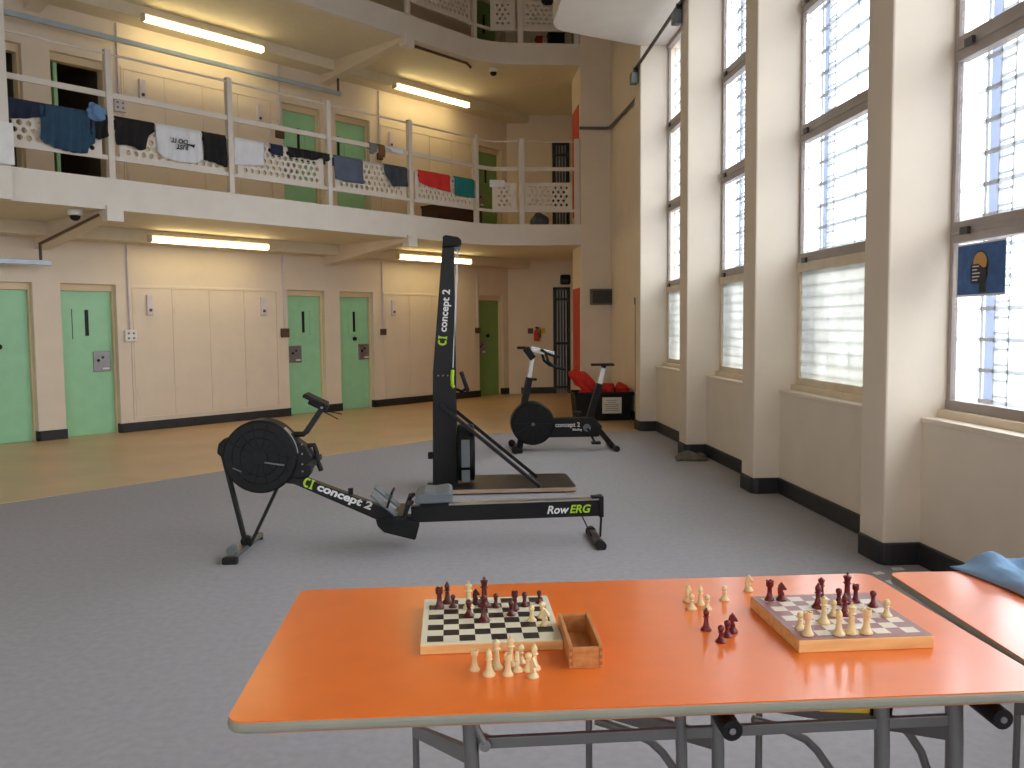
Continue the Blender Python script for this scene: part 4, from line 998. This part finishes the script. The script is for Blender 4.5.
def lump(name, pos, dims, lab, tilt=0, seed=0, m_=RED):
    rnd = random.Random(seed); bm = bmesh.new(); bmesh.ops.create_icosphere(bm, subdivisions=4, radius=1)
    ph = [rnd.uniform(0, 6) for _ in range(6)]
    for v in bm.verts:
        c = v.co; f = 1 + .10 * math.sin(4 * c.x + ph[0] + 2 * c.z) + .09 * math.sin(6 * c.y + ph[1] - 3 * c.x) + .07 * math.sin(8 * c.z + ph[2] + 4 * c.y)
        v.co = Vector((c.x * f * dims[0], c.y * f * dims[1], c.z * f * dims[2]))
        v.co = Matrix.Rotation(tilt, 3, 'Y') @ v.co
    for f in bm.faces: f.smooth = True
    me = bpy.data.meshes.new(name); bm.to_mesh(me); bm.free(); me.materials.append(m_)
    o = bpy.data.objects.new(name, me); COL.objects.link(o); o.location = pos; return tag(o, lab, 'garment', 'red garments in the black bin')
lump('red_garment', (2.00, 12.56, .53), (.28, .20, .12), 'red garment piled highest at the left of the black bin', .75, 1)
lump('red_garment', (1.97, 12.50, .37), (.12, .15, .07), 'red garment low in the left front of the black bin', .0, 2)
lump('red_garment', (2.30, 12.55, .44), (.15, .18, .10), 'red garment heaped in the middle of the black bin', -.2, 3)
lump('red_garment', (2.54, 12.58, .44), (.11, .17, .10), 'red garment heaped at the right of the black bin', .1, 4)

# ------------------------------------------------------------------ laundry on the railing (s along wall, z)
def cloth(name, m_, s0, s1, ztop, prof, lab, cat, folds=5, amp=.012, back=.14, seed=0, letters=None, zrail=3.728, off=2.0, nx=26, ny=12):
    """prof: list of (t, zbottom) along the hanging front edge"""
    rnd = random.Random(seed); ph = rnd.uniform(0, 6)
    L_ = s1 - s0; t = thing(name, lab, cat, W(s0, 0, 0), RA)
    def zb(u):
        for (a_, za), (b_, zb_) in zip(prof[:-1], prof[1:]):
            if a_ <= u <= b_: return za + (zb_ - za) * (u - a_) / max(1e-6, b_ - a_)
        return prof[-1][1]
    m = MB(); vs = []; fs = []
    rows = []
    for j in range(-3, ny + 1):
        row = []
        for i in range(nx + 1):
            u = i / nx; x = u * L_
            if j < 0:
                q = (-j) / 3; y = -1.935 ; z = zrail + .006 - q * back
                if j == -1: y = -1.945
            elif j == 0: y, z = -1.965, zrail + .012
            else:
                q = j / ny; z = zrail + .008 - q * (zrail + .008 - zb(u)); y = -1.988 - amp * (.4 + q) * (1 + math.sin(u * folds * 2 * PI + ph + 1.5 * q)) - .002
                x += .012 * math.sin(q * 5 + ph) * q
            row.append((x, y, z))
        rows.append(row)
    for r in rows: vs += r
    n = nx + 1
    for j in range(len(rows) - 1):
        for i in range(nx): fs.append((j * n + i, j * n + i + 1, (j + 1) * n + i + 1, (j + 1) * n + i))
    m.add(vs, fs); m.build('fabric', m_, t, smooth=80, solid=.006)
    return t
c = cloth
c('navy_garment', NAVY, 3.34, 3.70, 3.72, [(0, 3.52), (.5, 3.55), (1, 3.60)], 'navy garment at the left end of the laundry on the railing', 'garment', 3, seed=1)
c('slate_towel', TEALB, 3.64, 4.19, 3.75, [(0, 3.36), (.1, 3.33), (.3, 3.29), (.6, 3.27), (.85, 3.28), (.86, 3.33), (1, 3.40)], 'large slate blue towel hung on the railing before the dark doorway', 'towel', 6, .016, seed=2)
c('black_jacket', BLKC, 4.15, 4.335, 3.78, [(0, 3.50), (.4, 3.44), (1, 3.50)], 'black jacket hung by the railing post next to the slate towel', 'garment', 2, .014, seed=3)
o = lump('blue_cap', W(4.21, 2.02, 3.73), (.10, .06, .09), 'light blue cap hung over the black jacket by the post', 0, 8, SKYB); o.rotation_euler.z = RA; del o['group']; o['category'] = 'cap'
c('black_shirt', BLKC, 4.415, 4.86, 3.745, [(0, 3.42), (.3, 3.44), (.62, 3.40), (.74, 3.42), (.85, 3.58), (1, 3.64)], 'black T-shirt hung right of the first visible railing post', 'garment', 4, seed=4)
ts = c('white_shirt', WHTC, 4.88, 5.45, 3.72, [(0, 3.42), (.1, 3.36), (.45, 3.33), (.8, 3.345), (1, 3.40)], 'white T-shirt with upside-down black print on the railing', 'T-shirt', 5, .010, seed=5)
UPS = basis((-1, 0, 0), (0, 0, -1), (0, -1, 0))
lettering('lettering', 'JUST', .075, BLKC, ts, (.37, -2.034, 3.505), UPS, bold=.002, shear=.1, sx=.95)
lettering('lettering', 'DO IT.', .075, BLKC, ts, (.37, -2.030, 3.572), UPS, bold=.002, shear=.1)
m = MB(); m.prism([(.455, 3.56), (.44, 3.515), (.40, 3.535), (.33, 3.545), (.39, 3.552), (.425, 3.55)], -2.036, -2.031); m.build('curved_tick', BLKC, ts)
c('black_shirt', BLKC, 5.46, 5.77, 3.735, [(0, 3.40), (.5, 3.385), (.9, 3.35), (1, 3.36)], 'black garment right of the white printed T-shirt', 'garment', 3, seed=6)
c('white_towel', WHTC, 5.87, 6.29, 3.735, [(0, 3.40), (.5, 3.42), (1, 3.435)], 'plain white towel on the railing right of the second post', 'towel', 2, .006, seed=7)
c('navy_cloth', NAVY, 6.39, 6.57, 3.735, [(0, 3.605), (1, 3.60)], 'small navy cloth on the railing right of the white towel', 'cloth', 1, .006, seed=8)
c('black_garment', BLKC, 6.655, 7.31, 3.755, [(0, 3.60), (.3, 3.62), (.55, 3.61), (.75, 3.66), (.9, 3.62), (1, 3.67)], 'long low black garment bunched on the railing top', 'garment', 6, seed=9)
c('grey_blue_towel', GRYB, 7.385, 7.88, 3.74, [(0, 3.42), (.3, 3.395), (1, 3.40)], 'grey-blue towel on the railing before the upper green door', 'towel', 2, .007, seed=10)
c('charcoal_shorts', SLATE, 8.275, 8.71, 3.725, [(0, 3.60), (.2, 3.46), (.35, 3.43), (.7, 3.45), (1, 3.455)], 'charcoal shorts on the railing left of the red cloth', 'garment', 3, seed=11)
c('red_cloth', RED, 8.94, 9.605, 3.755, [(0, 3.56), (.15, 3.52), (.5, 3.50), (1, 3.475)], 'red cloth hung on the railing', 'cloth', 3, .008, seed=12)
c('teal_towel', TEAL, 9.70, 10.15, 3.745, [(0, 3.44), (.6, 3.435), (1, 3.44)], 'teal towel on the railing right of the red cloth', 'towel', 2, .008, seed=13)
c('grey_sock', GREYC, 8.005, 8.145, 4.02, [(0, 3.84), (.5, 3.84), (1, 3.89)], 'grey sock hung over the middle rail above the railing panel', 'sock', 1, .006, .08, 14, zrail=3.99, nx=8, ny=8)
c('brown_sock', BROWNC, 8.165, 8.29, 4.0, [(0, 3.84), (1, 3.82)], 'brown and dark sock hung over the middle rail', 'sock', 1, .006, .06, 15, zrail=3.99, nx=8, ny=8)
c('white_garment', WHTC, 8.295, 8.66, 4.03, [(0, 3.97), (.4, 3.92), (.6, 3.90), (1, 3.92)], 'small white garment hung over the middle rail', 'garment', 3, .01, .08, 16, zrail=3.99, nx=14, ny=8)
t = thing('white_cloth', 'white cloth folded over the railing panel at the bend', 'cloth', (.69, YG + .065, 0))
m = MB(); m.add([(.0, -.02, 3.66), (.25, -.02, 3.655), (.25, -.018, 3.77), (0, -.018, 3.775), (.25, .02, 3.77), (0, .02, 3.775), (.25, .025, 3.68), (0, .025, 3.68)], [(0, 1, 2, 3), (3, 2, 4, 5), (5, 4, 6, 7)]); m.build('fabric', WHTC, t, solid=.006)

# things on the second floor gallery, half hidden by the landing slab
for (x, y, zz, d, m_, lab) in [(1.86, 14.75, 5.8, (.26, .3, .48), BLACK, 'black bin on the second floor gallery beside the landing slab'), (1.62, 15.2, 5.8, (.10, .2, .55), REDP, 'red container behind the second floor railing')]:
    t = thing('waste_bin' if m_ is BLACK else 'red_container', lab, 'bin', (x, y, zz))
    m = MB(); m.bb(-d[0] / 2, d[0] / 2, -d[1] / 2, d[1] / 2, 0, d[2]); m.build('body', m_, t, bevel=.02)
    m = MB(); m.bb(-d[0] / 2 - .01, d[0] / 2 + .01, -d[1] / 2 - .01, d[1] / 2 + .01, d[2], d[2] + .03); m.build('lid', m_, t, bevel=.008)

t = thing('blanket_chest', 'dark brown chest on the first floor gallery behind the teal towel', 'chest', W(10.75, .9, 2.905), RA)
m = MB(); m.bb(-.55, .55, -.2, .2, 0, .5); m.build('body', DBROWN, t, bevel=.01); m = MB(); m.bb(-.56, .56, -.21, .21, .5, .54); m.build('lid', DBROWN, t, bevel=.008)
o = lump('cloth_bundle', (1.58, 14.9, 3.12), (.17, .15, .21), 'blue-grey cloth bundle on the floor of the end gallery', 0, 21, GRYB); o['category'] = 'bundle'; del o['group']
o = lump('black_garment', (1.66, 14.18, 6.68), (.10, .06, .12), 'black garment hung on the second floor railing by the landing slab', 0, 22, BLKC); o['category'] = 'garment'; del o['group']
# ------------------------------------------------------------------ daylight and colour management
wd = bpy.data.worlds.new('sky'); S.world = wd; wd.use_nodes = True
nt = wd.node_tree; bg = nt.nodes['Background']; bg.inputs[1].default_value = 1
tc = nt.nodes.new('ShaderNodeTexCoord'); sp = nt.nodes.new('ShaderNodeSeparateXYZ'); rp = nt.nodes.new('ShaderNodeValToRGB')
nt.links.new(tc.outputs['Generated'], sp.inputs[0]); mr = nt.nodes.new('ShaderNodeMapRange')
mr.inputs['From Min'].default_value = -1; mr.inputs['From Max'].default_value = 1
nt.links.new(sp.outputs[2], mr.inputs[0]); nt.links.new(mr.outputs[0], rp.inputs[0]); nt.links.new(rp.outputs[0], bg.inputs[0])
e = rp.color_ramp.elements
SKYV = ((.0, 1.2), (.46, 2.2), (.52, 4.3), (1.0, 9.0))       # ground, hazy horizon, overcast zenith
e[0].position, e[1].position = SKYV[0][0], SKYV[3][0]
for q in SKYV[1:3]: e.new(q[0])
for k, (q, v) in enumerate(SKYV): e[k].color = (.88 * v, .94 * v, 1.0 * v, 1)
def portal(loc, rot, sx, sy):
    l = bpy.data.lights.new('sky_portal', 'AREA'); l.shape = 'RECTANGLE'; l.size = sx; l.size_y = sy
    l.cycles.is_portal = True
    o = bpy.data.objects.new('sky_portal', l); COL.objects.link(o); o.location = loc; o.rotation_euler = rot; return o
for i in range(8):
    y1 = PIL[i]; y0 = PIL[i + 1] + .29
    portal((3.06, (y0 + y1) / 2, 2.9), (0, PI / 2, 0), 4.1, y1 - y0)
for x0, x1 in ADDEDW: portal(((x0 + x1) / 2, -6.41, 2.8), (PI / 2, 0, 0), x1 - x0, 3.6)
S.view_settings.view_transform = 'Standard'; S.view_settings.look = 'None'; S.view_settings.gamma = 1
S.view_settings.use_curve_mapping = False; S.view_settings.exposure = .22
S.cycles.max_bounces = 10; S.cycles.diffuse_bounces = 6; S.cycles.transparent_max_bounces = 16; S.cycles.sample_clamp_indirect = 8
S.cycles.caustics_reflective = False; S.cycles.caustics_refractive = False
